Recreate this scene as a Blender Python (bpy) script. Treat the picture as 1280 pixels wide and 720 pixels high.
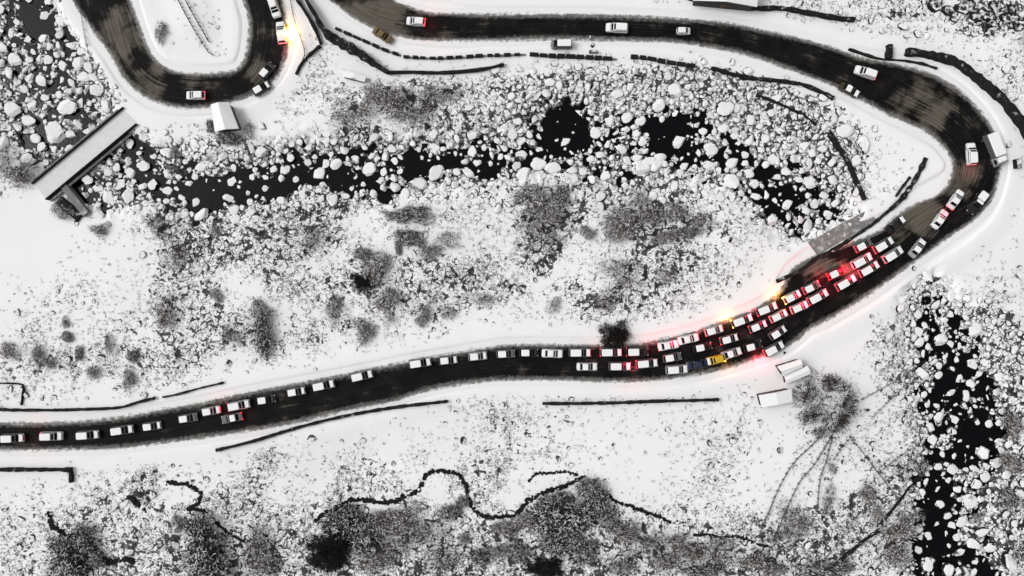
import bpy, math, random
import numpy as np
from mathutils import Vector, Matrix

for o in list(bpy.data.objects): bpy.data.objects.remove(o)
S = bpy.context.scene
COL = S.collection
H = 150.0                       # drone height (m); 6 photo pixels = 1 m on the ground
PI = math.pi
random.seed(7); RNG = np.random.default_rng(11)

# ------------------------------------------------------------------ camera, sky, sun, exposure
cam = bpy.data.cameras.new('camera'); camo = bpy.data.objects.new('camera', cam); COL.objects.link(camo)
camo.location = (0, 0, H); camo.rotation_euler = (0, 0, 0)
cam.sensor_width = 36; cam.lens = 36*H/(1280/6); cam.clip_end = 3000; cam.clip_start = .5
S.camera = camo
S.render.resolution_x = 1024; S.render.resolution_y = 576
W = bpy.data.worlds.new('World'); S.world = W; W.use_nodes = True
nt = W.node_tree
bgn = nt.nodes['Background']
sky = nt.nodes.new('ShaderNodeTexSky'); sky.sky_type = 'NISHITA'; sky.sun_disc = False
sky.sun_elevation = math.radians(48); sky.sun_rotation = math.radians(280)
sky.dust_density = 6; sky.air_density = 1.5
hs = nt.nodes.new('ShaderNodeHueSaturation'); hs.inputs['Saturation'].default_value = .10
nt.links.new(sky.outputs[0], hs.inputs['Color']); nt.links.new(hs.outputs[0], bgn.inputs[0])
bgn.inputs[1].default_value = .10
sl = bpy.data.lights.new('sun', 'SUN'); sl.energy = .6; sl.angle = math.radians(14); sl.color = (1, .97, .93)
slo = bpy.data.objects.new('sun', sl); COL.objects.link(slo)
slo.rotation_euler = Vector((math.sin(math.radians(280))*math.cos(math.radians(48)), math.cos(math.radians(280))*math.cos(math.radians(48)), math.sin(math.radians(48)))).to_track_quat('Z', 'Y').to_euler()
S.view_settings.view_transform = 'Standard'; S.view_settings.look = 'None'
S.view_settings.exposure = 0.18; S.view_settings.gamma = 1

# ------------------------------------------------------------------ helpers
def P(px, py, z=0.0):
    f = (H-z)/H
    return ((px-640)/6*f, (360-py)/6*f, z)
def tag(o, label=None, cat=None, group=None, kind=None):
    if label: o['label'] = label
    if cat: o['category'] = cat
    if group: o['group'] = group
    if kind: o['kind'] = kind
    return o
def empty(name, loc=(0,0,0), rz=0):
    o = bpy.data.objects.new(name, None); COL.objects.link(o); o.location = loc; o.rotation_euler = (0,0,rz)
    o.empty_display_size = .3
    return o
def link(name, me, mat=None, parent=None):
    o = bpy.data.objects.new(name, me); COL.objects.link(o)
    if mat is not None and len(me.materials) == 0: me.materials.append(mat)
    if parent is not None: o.parent = parent
    return o
def pymesh(name, v, f, smooth=False):
    me = bpy.data.meshes.new(name); me.from_pydata([tuple(p) for p in v], [], [tuple(q) for q in f]); me.update()
    if smooth: me.polygons.foreach_set('use_smooth', [True]*len(me.polygons))
    return me
def npmesh(name, V, F, smooth=False):
    V = np.asarray(V, np.float32); F = np.asarray(F, np.int32)
    me = bpy.data.meshes.new(name); k = F.shape[1]
    me.vertices.add(len(V)); me.vertices.foreach_set('co', V.ravel())
    me.loops.add(F.size); me.loops.foreach_set('vertex_index', F.ravel())
    me.polygons.add(len(F)); me.polygons.foreach_set('loop_start', np.arange(0, F.size, k, dtype=np.int32))
    me.polygons.foreach_set('loop_total', np.full(len(F), k, np.int32))
    me.polygons.foreach_set('use_smooth', np.full(len(F), smooth))
    me.update(); me.validate()
    return me
class MB:
    def __init__(s): s.v = []; s.f = []
    def add(s, v, f):
        n = len(s.v); s.v += [tuple(p) for p in v]; s.f += [tuple(i+n for i in q) for q in f]; return s
    def loft(s, rings, cap=True):
        n = len(rings[0]); v = [p for r in rings for p in r]; f = []
        for i in range(len(rings)-1):
            for j in range(n):
                k = (j+1) % n
                f.append((i*n+j, i*n+k, (i+1)*n+k, (i+1)*n+j))
        if cap:
            f.append(tuple(range(n-1, -1, -1))); f.append(tuple((len(rings)-1)*n+j for j in range(n)))
        return s.add(v, f)
    def box(s, c, d, rz=0, bev=0):
        x, y, z = d[0]/2, d[1]/2, d[2]/2; b = min(bev, x*.8, y*.8, z*.8)
        ca, sa = math.cos(rz), math.sin(rz)
        def ring(zz, ins):
            pts = [(-x+ins,-y+ins),(x-ins,-y+ins),(x-ins,y-ins),(-x+ins,y-ins)]
            return [(c[0]+ca*a-sa*e, c[1]+sa*a+ca*e, c[2]+zz) for a, e in pts]
        return s.loft([ring(-z, 0), ring(z-b, 0), ring(z, b)] if b else [ring(-z,0), ring(z,0)])
    def tube(s, a, b, r0, r1=None, n=6):
        r1 = r0 if r1 is None else r1
        a = Vector(a); b = Vector(b); q = (b-a).to_track_quat('Z', 'Y')
        rings = []
        for c, r in ((a, r0), (b, r1)):
            rings.append([tuple(c+q @ Vector((r*math.cos(2*PI*k/n), r*math.sin(2*PI*k/n), 0))) for k in range(n)])
        return s.loft(rings)
    def build(s, name, mat, parent=None, smooth=False):
        return link(name, pymesh(name, s.v, s.f, smooth), mat, parent)

# value noise
def _h(ix, iy, seed):
    h = (ix.astype(np.int64)*374761393 + iy.astype(np.int64)*668265263 + seed*1442695041) & 0xffffffff
    h = ((h ^ (h >> 13))*1274126177) & 0xffffffff
    return ((h ^ (h >> 16)) & 0xffff)/65535.0
def vnoise(x, y, seed=0):
    ix = np.floor(x); iy = np.floor(y); fx = x-ix; fy = y-iy
    fx = fx*fx*(3-2*fx); fy = fy*fy*(3-2*fy)
    ix = ix.astype(np.int64); iy = iy.astype(np.int64)
    return (_h(ix,iy,seed)*(1-fx)+_h(ix+1,iy,seed)*fx)*(1-fy) + (_h(ix,iy+1,seed)*(1-fx)+_h(ix+1,iy+1,seed)*fx)*fy
def fbm(x, y, seed=0, o=4):
    t = 0; a = .5; n = 0
    for k in range(o):
        t = t+a*vnoise(x*2**k+17*k, y*2**k-9*k, seed+k); n += a; a *= .5
    return t/n
def sst(a, b, x):
    t = np.clip((x-a)/(b-a), 0, 1); return t*t*(3-2*t)
def crom(pts, step):
    pts = [np.array(p, float) for p in pts]; out = []
    for i in range(len(pts)-1):
        p0 = pts[max(i-1,0)]; p1 = pts[i]; p2 = pts[i+1]; p3 = pts[min(i+2, len(pts)-1)]
        n = max(2, int(np.linalg.norm(p2-p1)/step))
        for k in range(n):
            t = k/n
            out.append(.5*((2*p1)+(-p0+p2)*t+(2*p0-5*p1+4*p2-p3)*t*t+(-p0+3*p1-3*p2+p3)*t**3))
    out.append(pts[-1]); return np.array(out)

# ------------------------------------------------------------------ materials
def mat(name):
    m = bpy.data.materials.new(name); m.use_nodes = True
    n = m.node_tree.nodes; b = n['Principled BSDF']
    return m, m.node_tree, b
def N(t, typ, **kw):
    n = t.nodes.new(typ)
    for k, v in kw.items(): setattr(n, k, v)
    return n
def noise(t, scale, detail=4, rough=.55, vec=None, dist=0):
    n = N(t, 'ShaderNodeTexNoise'); n.inputs['Scale'].default_value = scale
    n.inputs['Detail'].default_value = detail; n.inputs['Roughness'].default_value = rough; n.inputs['Distortion'].default_value = dist
    if vec is not None: t.links.new(vec, n.inputs['Vector'])
    return n.outputs['Fac']
def math_(t, op, a, b=None, c=None, clamp=False):
    n = N(t, 'ShaderNodeMath', operation=op); n.use_clamp = clamp
    for i, x in enumerate((a, b, c)):
        if x is None: continue
        if isinstance(x, (int, float)): n.inputs[i].default_value = x
        else: t.links.new(x, n.inputs[i])
    return n.outputs[0]
def mrange(t, x, a, b, c=0, d=1):
    n = N(t, 'ShaderNodeMapRange', interpolation_type='SMOOTHSTEP')
    t.links.new(x, n.inputs[0])
    for i, v in ((1,a),(2,b),(3,c),(4,d)):
        if isinstance(v, (int,float)): n.inputs[i].default_value = v
        else: t.links.new(v, n.inputs[i])
    return n.outputs[0]
def mix(t, f, a, b):
    n = N(t, 'ShaderNodeMix', data_type='RGBA')
    for s, x in ((n.inputs[0], f), (n.inputs[6], a), (n.inputs[7], b)):
        if isinstance(x, (int,float)): s.default_value = x
        elif isinstance(x, tuple): s.default_value = x if len(x) == 4 else x+(1,)
        else: t.links.new(x, s)
    return n.outputs[2]
def geo(t): return N(t, 'ShaderNodeNewGeometry')
def bump(t, b, h, strength, dist):
    n = N(t, 'ShaderNodeBump'); n.inputs['Strength'].default_value = strength; n.inputs['Distance'].default_value = dist
    t.links.new(h, n.inputs['Height']); t.links.new(n.outputs[0], b.inputs['Normal'])
SNOW = (.86, .865, .87)
def plain(name, col, rough=.6, metal=0, spec=.5, var=0, vs=3):
    m, t, b = mat(name)
    b.inputs['Roughness'].default_value = rough; b.inputs['Metallic'].default_value = metal; b.inputs['Specular IOR Level'].default_value = spec
    if var:
        g = geo(t); n = noise(t, vs, 4, vec=g.outputs['Position'])
        t.links.new(mix(t, n, tuple(c*(1-var) for c in col), tuple(min(1, c*(1+var)) for c in col)), b.inputs['Base Color'])
    else: b.inputs['Base Color'].default_value = col+(1,)
    return m
def snowy(name, rock, thr=.55, soft=.12, nscale=1.5, namp=.5, wind=.25, rough=.9, rockvar=.5):
    """dark stone with snow lying on whatever faces up"""
    m, t, b = mat(name); g = geo(t)
    b.inputs['Roughness'].default_value = rough; b.inputs['Specular IOR Level'].default_value = .2
    sp = N(t, 'ShaderNodeSeparateXYZ'); t.links.new(g.outputs['Normal'], sp.inputs[0])
    n = noise(t, nscale, 4, .6, g.outputs['Position'])
    k = math_(t, 'ADD', sp.outputs[2], math_(t, 'MULTIPLY', math_(t, 'SUBTRACT', n, .5), namp))
    k = math_(t, 'ADD', k, math_(t, 'MULTIPLY', math_(t, 'SUBTRACT', sp.outputs[0], sp.outputs[1]), wind*.7))
    f = mrange(t, k, thr-soft, thr+soft)
    n2 = noise(t, 4, 3, vec=g.outputs['Position'])
    rc = mix(t, n2, tuple(c*(1-rockvar) for c in rock), tuple(c*(1+rockvar) for c in rock))
    n3 = noise(t, .9, 3, vec=g.outputs['Position'])
    sc = mix(t, n3, (.78,.79,.80), SNOW)
    t.links.new(mix(t, f, rc, sc), b.inputs['Base Color'])
    return m
M = {}
M['boulder'] = snowy('boulder_stone', (.014,.0135,.013), .62, .07, 1.6, .5, .22)
M['fieldstone'] = snowy('field_stone', (.028,.026,.025), .84, .09, 1.2, .9, .6)
M['wall'] = snowy('dry_stone', (.013,.0125,.012), 1.09, .08, .8, .5, .0)  # bare black top also stands in for the wall face and its shadow
M['parapet'] = snowy('parapet_stone', (.015,.0145,.014), 1.17, .10, .35, .5, .0)
M['ledgerock'] = snowy('ledge_rock', (.011,.0108,.0105), 1.22, .10, 1.2, .7, .3)
M['outcrop'] = snowy('black_rock', (.012,.012,.012), 1.0, .10, 1.2, .9, .1)
M['concrete'] = snowy('weathered_concrete', (.19,.19,.185), 1.17, .2, .8, 1.0, .0, rockvar=.35)
M['snowroof'] = plain('roof_snow', (.85,.86,.87), .9, spec=.2, var=.04, vs=1.2)
M['packed'] = plain('packed_snow', (.70,.71,.72), .9, spec=.2, var=.12, vs=.7)
M['house_wall'] = plain('rendered_wall', (.10,.095,.09), .9, var=.3)
M['shed_wall'] = plain('dark_boards', (.03,.028,.026), .8, var=.4)
M['wood'] = plain('door_wood', (.09,.05,.03), .7, var=.3)
M['glass'] = plain('dark_glass', (.004,.0045,.005), .15, spec=.10)
M['post'] = plain('grey_timber', (.05,.045,.04), .8, var=.4)
M['tyre'] = plain('tyre_rubber', (.012,.012,.012), .8)
M['rim'] = plain('wheel_rim', (.25,.25,.26), .4, metal=.8)
M['lampclear'] = plain('lamp_lens', (.55,.56,.58), .2)
M['lampred'] = plain('tail_lens', (.12,.006,.008), .3)
M['trim'] = plain('black_plastic', (.015,.015,.016), .6)
M['carsnow'] = plain('car_snow', (.87,.875,.88), .9, spec=.2, var=.03, vs=2)
def carpaint(name, col, rough=.35):
    m, t, b = mat(name); g = geo(t)
    n = noise(t, 1.3, 4, vec=g.outputs['Position'])
    dirt = mrange(t, n, .5, .75, 0, .45)
    t.links.new(mix(t, dirt, col, (.10,.095,.09)), b.inputs['Base Color'])
    b.inputs['Roughness'].default_value = rough; b.inputs['Specular IOR Level'].default_value = .35
    b.inputs['Coat Weight'].default_value = .25
    return m
PAINT = dict(white=carpaint('paint_white', (.72,.73,.74)), silver=carpaint('paint_silver', (.36,.37,.38)), grey=carpaint('paint_grey', (.11,.115,.12)),
    black=carpaint('paint_black', (.012,.012,.013)), blue=carpaint('paint_blue', (.012,.016,.05)), yellow=carpaint('paint_yellow', (.62,.40,.02)),
    olive=carpaint('paint_olive', (.045,.035,.018)), red=carpaint('paint_red_glow', (.20,.015,.015)), brown=carpaint('paint_brown', (.14,.095,.035)))
def emis(name, col, st):
    m, t, b = mat(name); b.inputs['Base Color'].default_value = col+(1,)
    b.inputs['Emission Color'].default_value = col+(1,); b.inputs['Emission Strength'].default_value = st
    return m
M['redlit'] = emis('tail_lens_lit', (1, .02, .04), 1.6)
M['amberlit'] = emis('indicator_lit', (1, .45, .06), 14)
def twigmat(name, a, b_):
    m, t, b = mat(name); g = geo(t)
    n = noise(t, .35, 3, vec=g.outputs['Position'])
    t.links.new(mix(t, n, a, b_), b.inputs['Base Color']); b.inputs['Roughness'].default_value = .9; b.inputs['Specular IOR Level'].default_value = .1
    return m
M['twig'] = twigmat('bare_twigs', (.085,.074,.069), (.14,.121,.112))
M['darktwig'] = twigmat('dark_twigs', (.026,.022,.020), (.048,.041,.038))
M['redtwig'] = twigmat('reddish_twigs', (.055,.035,.032), (.09,.06,.055))
M['needle'] = twigmat('dark_leaves', (.010,.010,.009), (.022,.020,.018))
M['green'] = twigmat('greenish_twigs', (.04,.055,.045), (.07,.085,.07))
M['bark'] = plain('bark', (.04,.034,.03), .9, var=.3)
M['grass'] = twigmat('dead_stalks', (.014,.013,.0125), (.05,.045,.042))

# ------------------------------------------------------------------ roads and river outlines (photo pixels on the ground plane)
MAIN = [((372,-190),(465,-190)),((378,-70),(472,-70)),((395,-14),(488,-14)),((418,4),(495,2)),((445,24),(507,6)),((478,40),(522,12)),((505,46),(540,16)),((530,50),(565,17)),((600,51),(605,18)),
 ((650,50),(650,18)),((700,49),(700,18)),((745,50),(750,19)),((800,51),(805,21)),((845,53),(855,24)),((890,60),(905,28)),((930,68),(950,37)),((970,81),(995,47)),
 ((1010,96),(1040,59)),((1045,109),(1080,73)),((1080,127),(1120,80)),((1110,143),(1160,91)),((1140,156),(1195,110)),((1163,168),(1222,135)),((1182,187),(1243,165)),
 ((1191,205),(1252,195)),((1186,228),(1248,225)),((1170,245),(1238,252)),((1145,255),(1215,277)),((1120,270),(1190,294)),((1100,288),(1165,312)),((1060,305),(1130,337)),
 ((1022,318),(1095,362)),((990,336),(1055,388)),((975,362),(1015,410)),((945,385),(985,433)),((905,401),(935,452)),((870,414),(895,464)),((835,423),(855,471)),
 ((800,429),(810,476)),((760,431),(765,477)),((700,431),(700,475)),((640,431),(642,475)),((600,436),(605,477)),((560,443),(565,482)),((520,450),(528,490)),((480,458),(490,502)),
 ((440,466),(452,509)),((400,474),(412,518)),((350,483),(362,530)),((300,493),(310,539)),((250,504),(257,547)),((200,513),(204,554)),((150,522),(152,560)),((100,527),(101,562)),
 ((40,529),(40,563)),((-30,529),(-30,563)),((-250,535),(-250,569))]
HAIR = [((130,-190),(50,-190)),((150,-60),(72,-60)),((158,-20),(80,-20)),((163,0),(90,0)),((170,20),(106,24)),((177,40),(122,46)),((185,60),(138,68)),((197,77),(155,97)),((215,88),(180,120)),((240,92),(215,133)),
 ((262,92),(245,135)),((285,90),(275,131)),((298,85),(310,121)),((306,73),(340,103)),((310,55),(356,77)),((312,35),(360,55)),((310,18),(358,30)),((305,2),(353,3)),((300,-18),(346,-20)),((290,-60),(336,-60)),((270,-190),(316,-190))]
def edges(pairs):
    a = crom([p[0]+p[1] for p in pairs], 7)
    A = np.stack([(a[:,0]-640)/6, (360-a[:,1])/6], 1); B = np.stack([(a[:,2]-640)/6, (360-a[:,3])/6], 1)
    return A, B
ROADS = [edges(MAIN), edges(HAIR)]
RIV1 = [(30,-190,50),(38,-20,48),(45,60,52),(65,120,52),(95,175,45),(130,215,38),(180,215,30),(250,235,28),(320,225,30),(400,212,27),(480,212,26),(560,200,26),(640,192,24),(710,170,34),(780,182,36),(850,175,34),(920,195,34),(970,228,38),(1000,250,38),(1030,275,30),(1055,290,14)]
RIV2 = [(1150,345,6),(1168,385,24),(1185,430,42),(1200,490,46),(1212,540,50),(1195,600,42),(1185,660,42),(1200,720,60),(1210,800,60),(1210,920,60)]
POOLS = [(38,15,17,30),(42,42,20,10),(75,98,16,9),(50,108,10,8),(60,143,17,8),(45,168,14,14),(98,238,10,12),(165,182,15,12),(180,218,18,9),(208,246,18,7),(252,247,28,20),(305,228,18,18),
 (345,235,14,16),(365,205,20,14),(420,224,40,9),(440,195,20,9),(485,236,16,10),(515,205,18,16),(560,200,28,9),(610,210,15,15),(655,192,20,9),(708,160,26,27),(698,190,14,13),(745,214,14,5),
 (780,230,7,7),(838,165,24,22),(812,150,10,8),(865,192,14,8),(925,195,16,9),(955,215,14,9),(976,242,20,13),(968,264,16,13),(1000,205,8,8),(1160,395,10,8),(1172,425,13,13),(1195,445,11,13),(1190,488,22,19),
 (1225,545,25,19),(1212,466,9,8),(1172,570,8,14),(1196,575,10,12),(1178,640,20,35),(1175,684,14,14),(1215,700,14,12),(1235,716,15,12),(1182,610,20,14),(1165,660,12,10),(1240,500,6,8)]
FIELDS = [(820,130,270,60,.55),(900,150,190,80,.5),(1040,200,60,70,.5),(700,230,420,45,.35),(60,90,110,130,.6),(260,215,160,60,.4),(1235,20,60,35,.55),(1238,440,55,75,.6),(1250,620,60,110,.6),(1140,20,120,25,.25)]
SP = """3 3 2 0 0 2 2 0 0 0 3 0 0 0 0 0 0 0 3 4 3 2 2 2 4 4 4 5 5 7 8 8
4 4 2 0 0 2 1 0 0 2 3 0 0 0 0 0 0 0 0 0 0 0 0 0 2 1 2 3 4 4 5 4
4 4 2 0 0 0 0 0 1 3 4 5 5 5 5 5 5 5 5 5 6 4 4 3 3 5 2 0 0 2 2 4
5 4 2 1 1 1 2 3 3 3 5 6 6 6 6 6 6 6 6 7 7 6 6 5 5 6 5 3 1 0 1 2
5 4 3 3 4 4 5 5 5 6 6 6 6 6 6 6 7 7 7 7 7 7 7 6 6 6 5 3 1 0 0 2
4 1 2 4 5 6 6 6 6 6 6 6 6 6 6 6 7 7 7 7 7 7 7 6 6 6 5 2 1 0 0 1
1 1 3 5 6 6 6 6 6 6 6 6 6 6 6 6 7 7 7 7 7 7 6 5 5 5 2 1 0 0 1 1
0 0 2 3 5 6 6 6 5 5 5 6 6 5 5 6 6 7 7 7 6 5 4 4 3 2 0 0 0 2 2 2
2 2 2 3 4 5 5 5 5 5 5 5 5 5 5 5 6 6 6 6 6 5 4 3 2 0 0 0 0 3 3 2
3 4 3 3 3 5 5 5 5 5 5 5 5 5 5 5 5 6 6 6 5 4 3 1 0 0 0 1 4 6 5 4
4 5 5 5 4 5 6 5 5 5 4 4 4 4 3 2 2 2 2 2 1 0 0 0 0 0 1 4 6 7 6 4
4 5 5 4 5 5 5 4 3 2 1 0 0 0 0 0 0 0 0 0 0 0 0 0 0 2 2 4 6 7 6 5
2 3 2 1 2 2 1 0 0 0 0 1 3 4 3 3 3 4 3 2 2 2 2 2 1 5 3 3 5 7 7 6
0 0 0 0 0 0 0 2 4 4 4 4 4 4 4 4 3 2 2 2 2 3 3 3 2 3 3 3 5 7 7 7
2 3 4 5 5 4 4 4 5 5 4 4 4 4 4 4 4 4 4 2 2 2 4 3 3 5 4 4 6 7 7 7
4 5 5 5 6 5 5 5 5 6 5 4 4 5 4 4 5 6 5 3 3 3 3 3 4 6 6 5 6 6 7 7
4 5 6 6 6 6 6 6 6 6 6 6 6 6 6 7 7 7 7 7 6 6 6 6 6 7 7 6 6 6 7 7
5 6 7 7 6 7 7 7 7 7 7 7 7 7 7 7 7 7 7 7 7 7 7 7 7 7 6 6 6 6 7 7"""
SPG = np.array([[float(c) for c in r.split()] for r in SP.split('\n')])/9*1.12
def bil(G, u, v):
    u = np.clip(u, 0, G.shape[1]-1.001); v = np.clip(v, 0, G.shape[0]-1.001)
    i = u.astype(int); j = v.astype(int); a = u-i; b = v-j
    return (G[j,i]*(1-a)+G[j,i+1]*a)*(1-b)+(G[j+1,i]*(1-a)+G[j+1,i+1]*a)*b
def polydist(X, Y, pts, hw):
    """signed distance to the edge of a band (negative inside)"""
    d = np.full(X.shape, 1e9)
    for k in range(len(pts)-1):
        ax, ay = pts[k]; bx, by = pts[k+1]; L2 = (bx-ax)**2+(by-ay)**2+1e-9
        t = np.clip(((X-ax)*(bx-ax)+(Y-ay)*(by-ay))/L2, 0, 1)
        d = np.minimum(d, np.hypot(X-ax-t*(bx-ax), Y-ay-t*(by-ay))-(hw[k]*(1-t)+hw[k+1]*t))
    return d
# coarse maps over +-152 x +-97 m
CX0, CY0, CS = -152.0, -97.0, .6
cx = np.arange(CX0, 152.1, CS); cy = np.arange(CY0, 97.1, CS)
GX, GY = np.meshgrid(cx, cy)
dR = np.full(GX.shape, 1e9)
for A, B in ROADS:
    dR = np.minimum(dR, polydist(GX, GY, (A+B)/2, np.linalg.norm(A-B, axis=1)/2))
def rivd(R):
    a = crom(R, 8); return polydist(GX, GY, np.stack([(a[:,0]-640)/6, (360-a[:,1])/6], 1), a[:,2]/6)
dV = np.minimum(rivd(RIV1), rivd(RIV2))
PXG = GX*6+640; PYG = 360-GY*6
pool = np.full(GX.shape, -1.0)
wx = (fbm(PXG/9, PYG/9, 31, 3)-.5)*44; wy = (fbm(PXG/9, PYG/9, 47, 3)-.5)*44
for (a, b, rx, ry) in POOLS:
    if rx >= 18 and ry >= 15: rx *= 1.14; ry *= 1.14
    pool = np.maximum(pool, 1-np.hypot((PXG+wx-a)/(rx*1.17), (PYG+wy-b)/(ry*1.17)))
field = np.zeros(GX.shape)
for (a, b, rx, ry, s) in FIELDS:
    field = np.maximum(field, s*sst(1.15, .6, np.hypot((PXG-a)/rx, (PYG-b)/ry)))
spk = bil(SPG, PXG/40-.5, PYG/40-.5)
# flat places: sites of buildings, bridge ends
CLEAR = [(284,147,30),(985,470,34),(968,497,28),(30,290,55),(110,190,0),(1035,420,45),(445,94,16),(330,150,20)]
for a, b, r in CLEAR:
    if r: spk = spk*sst(r*.7, r*1.25, np.hypot(PXG-a, PYG-b))
spk = spk*sst(2.0, 5.0, dR)
rocky = sst(.12, .5, np.maximum(sst(3.5, -1.5, dV), field))*sst(1.5, 4.0, dR)
drift = fbm(PXG/75, PYG/60, 61, 3)
spk = spk*np.where(PYG > 630, 1.0, .50+.72*sst(.36, .60, drift))
def cmap(G, x, y): return bil(G, (np.asarray(x)-CX0)/CS, (np.asarray(y)-CY0)/CS)
def bridge_near(x, y):
    px = x*6+640; py = 360-y*6
    ax, ay, bx, by = 165, 144, 48, 242
    t = np.clip(((px-ax)*(bx-ax)+(py-ay)*(by-ay))/((bx-ax)**2+(by-ay)**2), 0, 1)
    return np.hypot(px-ax-t*(bx-ax), py-ay-t*(by-ay))/6
def hz(x, y):
    """terrain height"""
    x = np.asarray(x, float); y = np.asarray(y, float)
    r = cmap(dR, x, y); v = cmap(dV, x, y); p = cmap(pool, x, y); s = cmap(spk, x, y)
    away = sst(2.5, 14, r)
    z = away*((fbm(x/34, y/34, 3, 2)-.5)*3.0) + s*s*(fbm(x/2.2, y/2.2, 5, 3)-.42)*.8*sst(1.5, 6, r) + (fbm(x/6, y/6, 9, 2)-.5)*.06
    bank = sst(.9, 1.8, r)*sst(6.5, 2.5, r)*(.24+.08*fbm(x/1.6, y/1.6, 21, 3))
    z = z+bank
    bed = -1.46+(fbm(x/1.3, y/1.3, 13, 4)-.5)*2.6-sst(-.02, .2, p)*1.9
    k = sst(4.5, -2.0, v+(fbm(x/4, y/4, 15, 3)-.5)*5)
    k = np.maximum(k, sst(-.12, .12, p))*sst(.6, 4.0, r)
    z = z*(1-k)+bed*k
    z = np.where(r < 1.3, np.minimum(z, -.06-.0*r), z)
    z = z*sst(.7, 2.0, r+.0)+(1-sst(.7, 2.0, r))*-.06
    return z
# fine terrain mesh, stretched out to the horizon beyond the frame
fs = .3
fx = np.arange(-118, 118.01, fs); fy = np.arange(-69, 69.01, fs)
ext = np.cumsum(.6*1.22**np.arange(32))
fx = np.concatenate([-118-ext[::-1], fx, 118+ext]); fy = np.concatenate([-69-ext[::-1], fy, 69+ext])
TX, TY = np.meshgrid(fx, fy)
TZ = hz(TX, TY)
nx, ny = len(fx), len(fy)
idx = np.arange(nx*ny).reshape(ny, nx)
F = np.stack([idx[:-1,:-1], idx[:-1,1:], idx[1:,1:], idx[1:,:-1]], -1).reshape(-1, 4)
tme = npmesh('ground', np.stack([TX, TY, TZ], -1).reshape(-1, 3), F, True)
at = tme.attributes.new('brush', 'FLOAT', 'POINT'); at.data.foreach_set('value', cmap(spk, TX, TY).astype(np.float32).ravel())
at = tme.attributes.new('rocky', 'FLOAT', 'POINT'); at.data.foreach_set('value', cmap(rocky, TX, TY).astype(np.float32).ravel())
m, t, b = mat('snow_ground'); g = geo(t); pos = g.outputs['Position']
a = N(t, 'ShaderNodeAttribute'); a.attribute_name = 'brush'; br = a.outputs['Fac']
ar = N(t, 'ShaderNodeAttribute'); ar.attribute_name = 'rocky'
n1 = noise(t, 1.1, 6, .68, pos, .6); n2 = noise(t, .16, 4, .6, pos)
dens = math_(t, 'MINIMUM', math_(t, 'MULTIPLY', math_(t, 'MULTIPLY', br, math_(t, 'SUBTRACT', 1.0, math_(t, 'MULTIPLY', ar.outputs['Fac'], .5))), mrange(t, n2, .36, .62, .45, 1.2)), .60)
th = math_(t, 'SUBTRACT', .66, math_(t, 'MULTIPLY', dens, .27))
n1b = noise(t, 3.2, 4, .6, pos, .4)
n1c = math_(t, 'ADD', math_(t, 'MULTIPLY', n1, .62), math_(t, 'MULTIPLY', n1b, .38))
grass = mrange(t, n1c, th, math_(t, 'ADD', th, .06))
sp = N(t, 'ShaderNodeSeparateXYZ'); t.links.new(g.outputs['Normal'], sp.inputs[0])
steep = mrange(t, math_(t, 'ADD', sp.outputs[2], math_(t, 'MULTIPLY', math_(t, 'SUBTRACT', n1, .5), .5)), .72, .58)
gc = mix(t, noise(t, 2.5, 3, vec=pos), (.016,.0145,.014), (.085,.077,.072))
sc = mix(t, noise(t, .35, 5, .6, pos), (.845,.85,.86), (.89,.89,.895))
c = mix(t, math_(t, 'MULTIPLY', grass, mrange(t, noise(t, 5.5, 3, .6, pos), .40, .56, .35, .95)), sc, gc)
c = mix(t, math_(t, 'MULTIPLY', mrange(t, math_(t, 'ADD', math_(t, 'MULTIPLY', ar.outputs['Fac'], .5), n1c), .96, 1.08), .92), c, (.022,.021,.020))
# dark gaps between half-buried stones
nv = N(t, 'ShaderNodeTexNoise'); nv.inputs['Scale'].default_value = .9; nv.inputs['Detail'].default_value = 3; t.links.new(pos, nv.inputs['Vector'])
va = N(t, 'ShaderNodeVectorMath', operation='MULTIPLY_ADD'); t.links.new(nv.outputs['Color'], va.inputs[0]); va.inputs[1].default_value = (1.7,1.7,0); t.links.new(pos, va.inputs[2])
vm = N(t, 'ShaderNodeVectorMath', operation='MULTIPLY'); t.links.new(va.outputs[0], vm.inputs[0]); vm.inputs[1].default_value = (1,1,0)
stony = math_(t, 'MAXIMUM', ar.outputs['Fac'], math_(t, 'MULTIPLY', br, .85))
for sc_, off_, src_ in ((.27, .055, br), (.48, -.03, stony), (1.15, .045, math_(t, 'MULTIPLY', br, math_(t, 'SUBTRACT', 1.0, math_(t, 'MULTIPLY', ar.outputs['Fac'], .75))))):
    vo = N(t, 'ShaderNodeTexVoronoi', feature='DISTANCE_TO_EDGE'); vo.inputs['Scale'].default_value = sc_; t.links.new(vm.outputs[0], vo.inputs['Vector'])
    part = mrange(t, math_(t, 'ADD', math_(t, 'MULTIPLY', math_(t, 'MINIMUM', src_, .85), .34), noise(t, .38 if sc_ < .3 else (.6 if sc_ < 1 else 1.0), 4, .65, pos)), .70+off_, .87+off_)
    wd = math_(t, 'MULTIPLY', part, .17 if sc_ < .3 else .115)
    crack = mrange(t, math_(t, 'SUBTRACT', wd, vo.outputs['Distance']), .0, .035)
    c = mix(t, math_(t, 'MULTIPLY', crack, .93), c, (.024,.023,.022))
c = mix(t, math_(t, 'MULTIPLY', steep, .85), c, (.04,.038,.036))
t.links.new(c, b.inputs['Base Color']); b.inputs['Roughness'].default_value = .95; b.inputs['Specular IOR Level'].default_value = .15
bump(t, b, noise(t, 2.2, 5, .6, pos), .06, .2)
tag(link('ground', tme, m), kind='structure')

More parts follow.
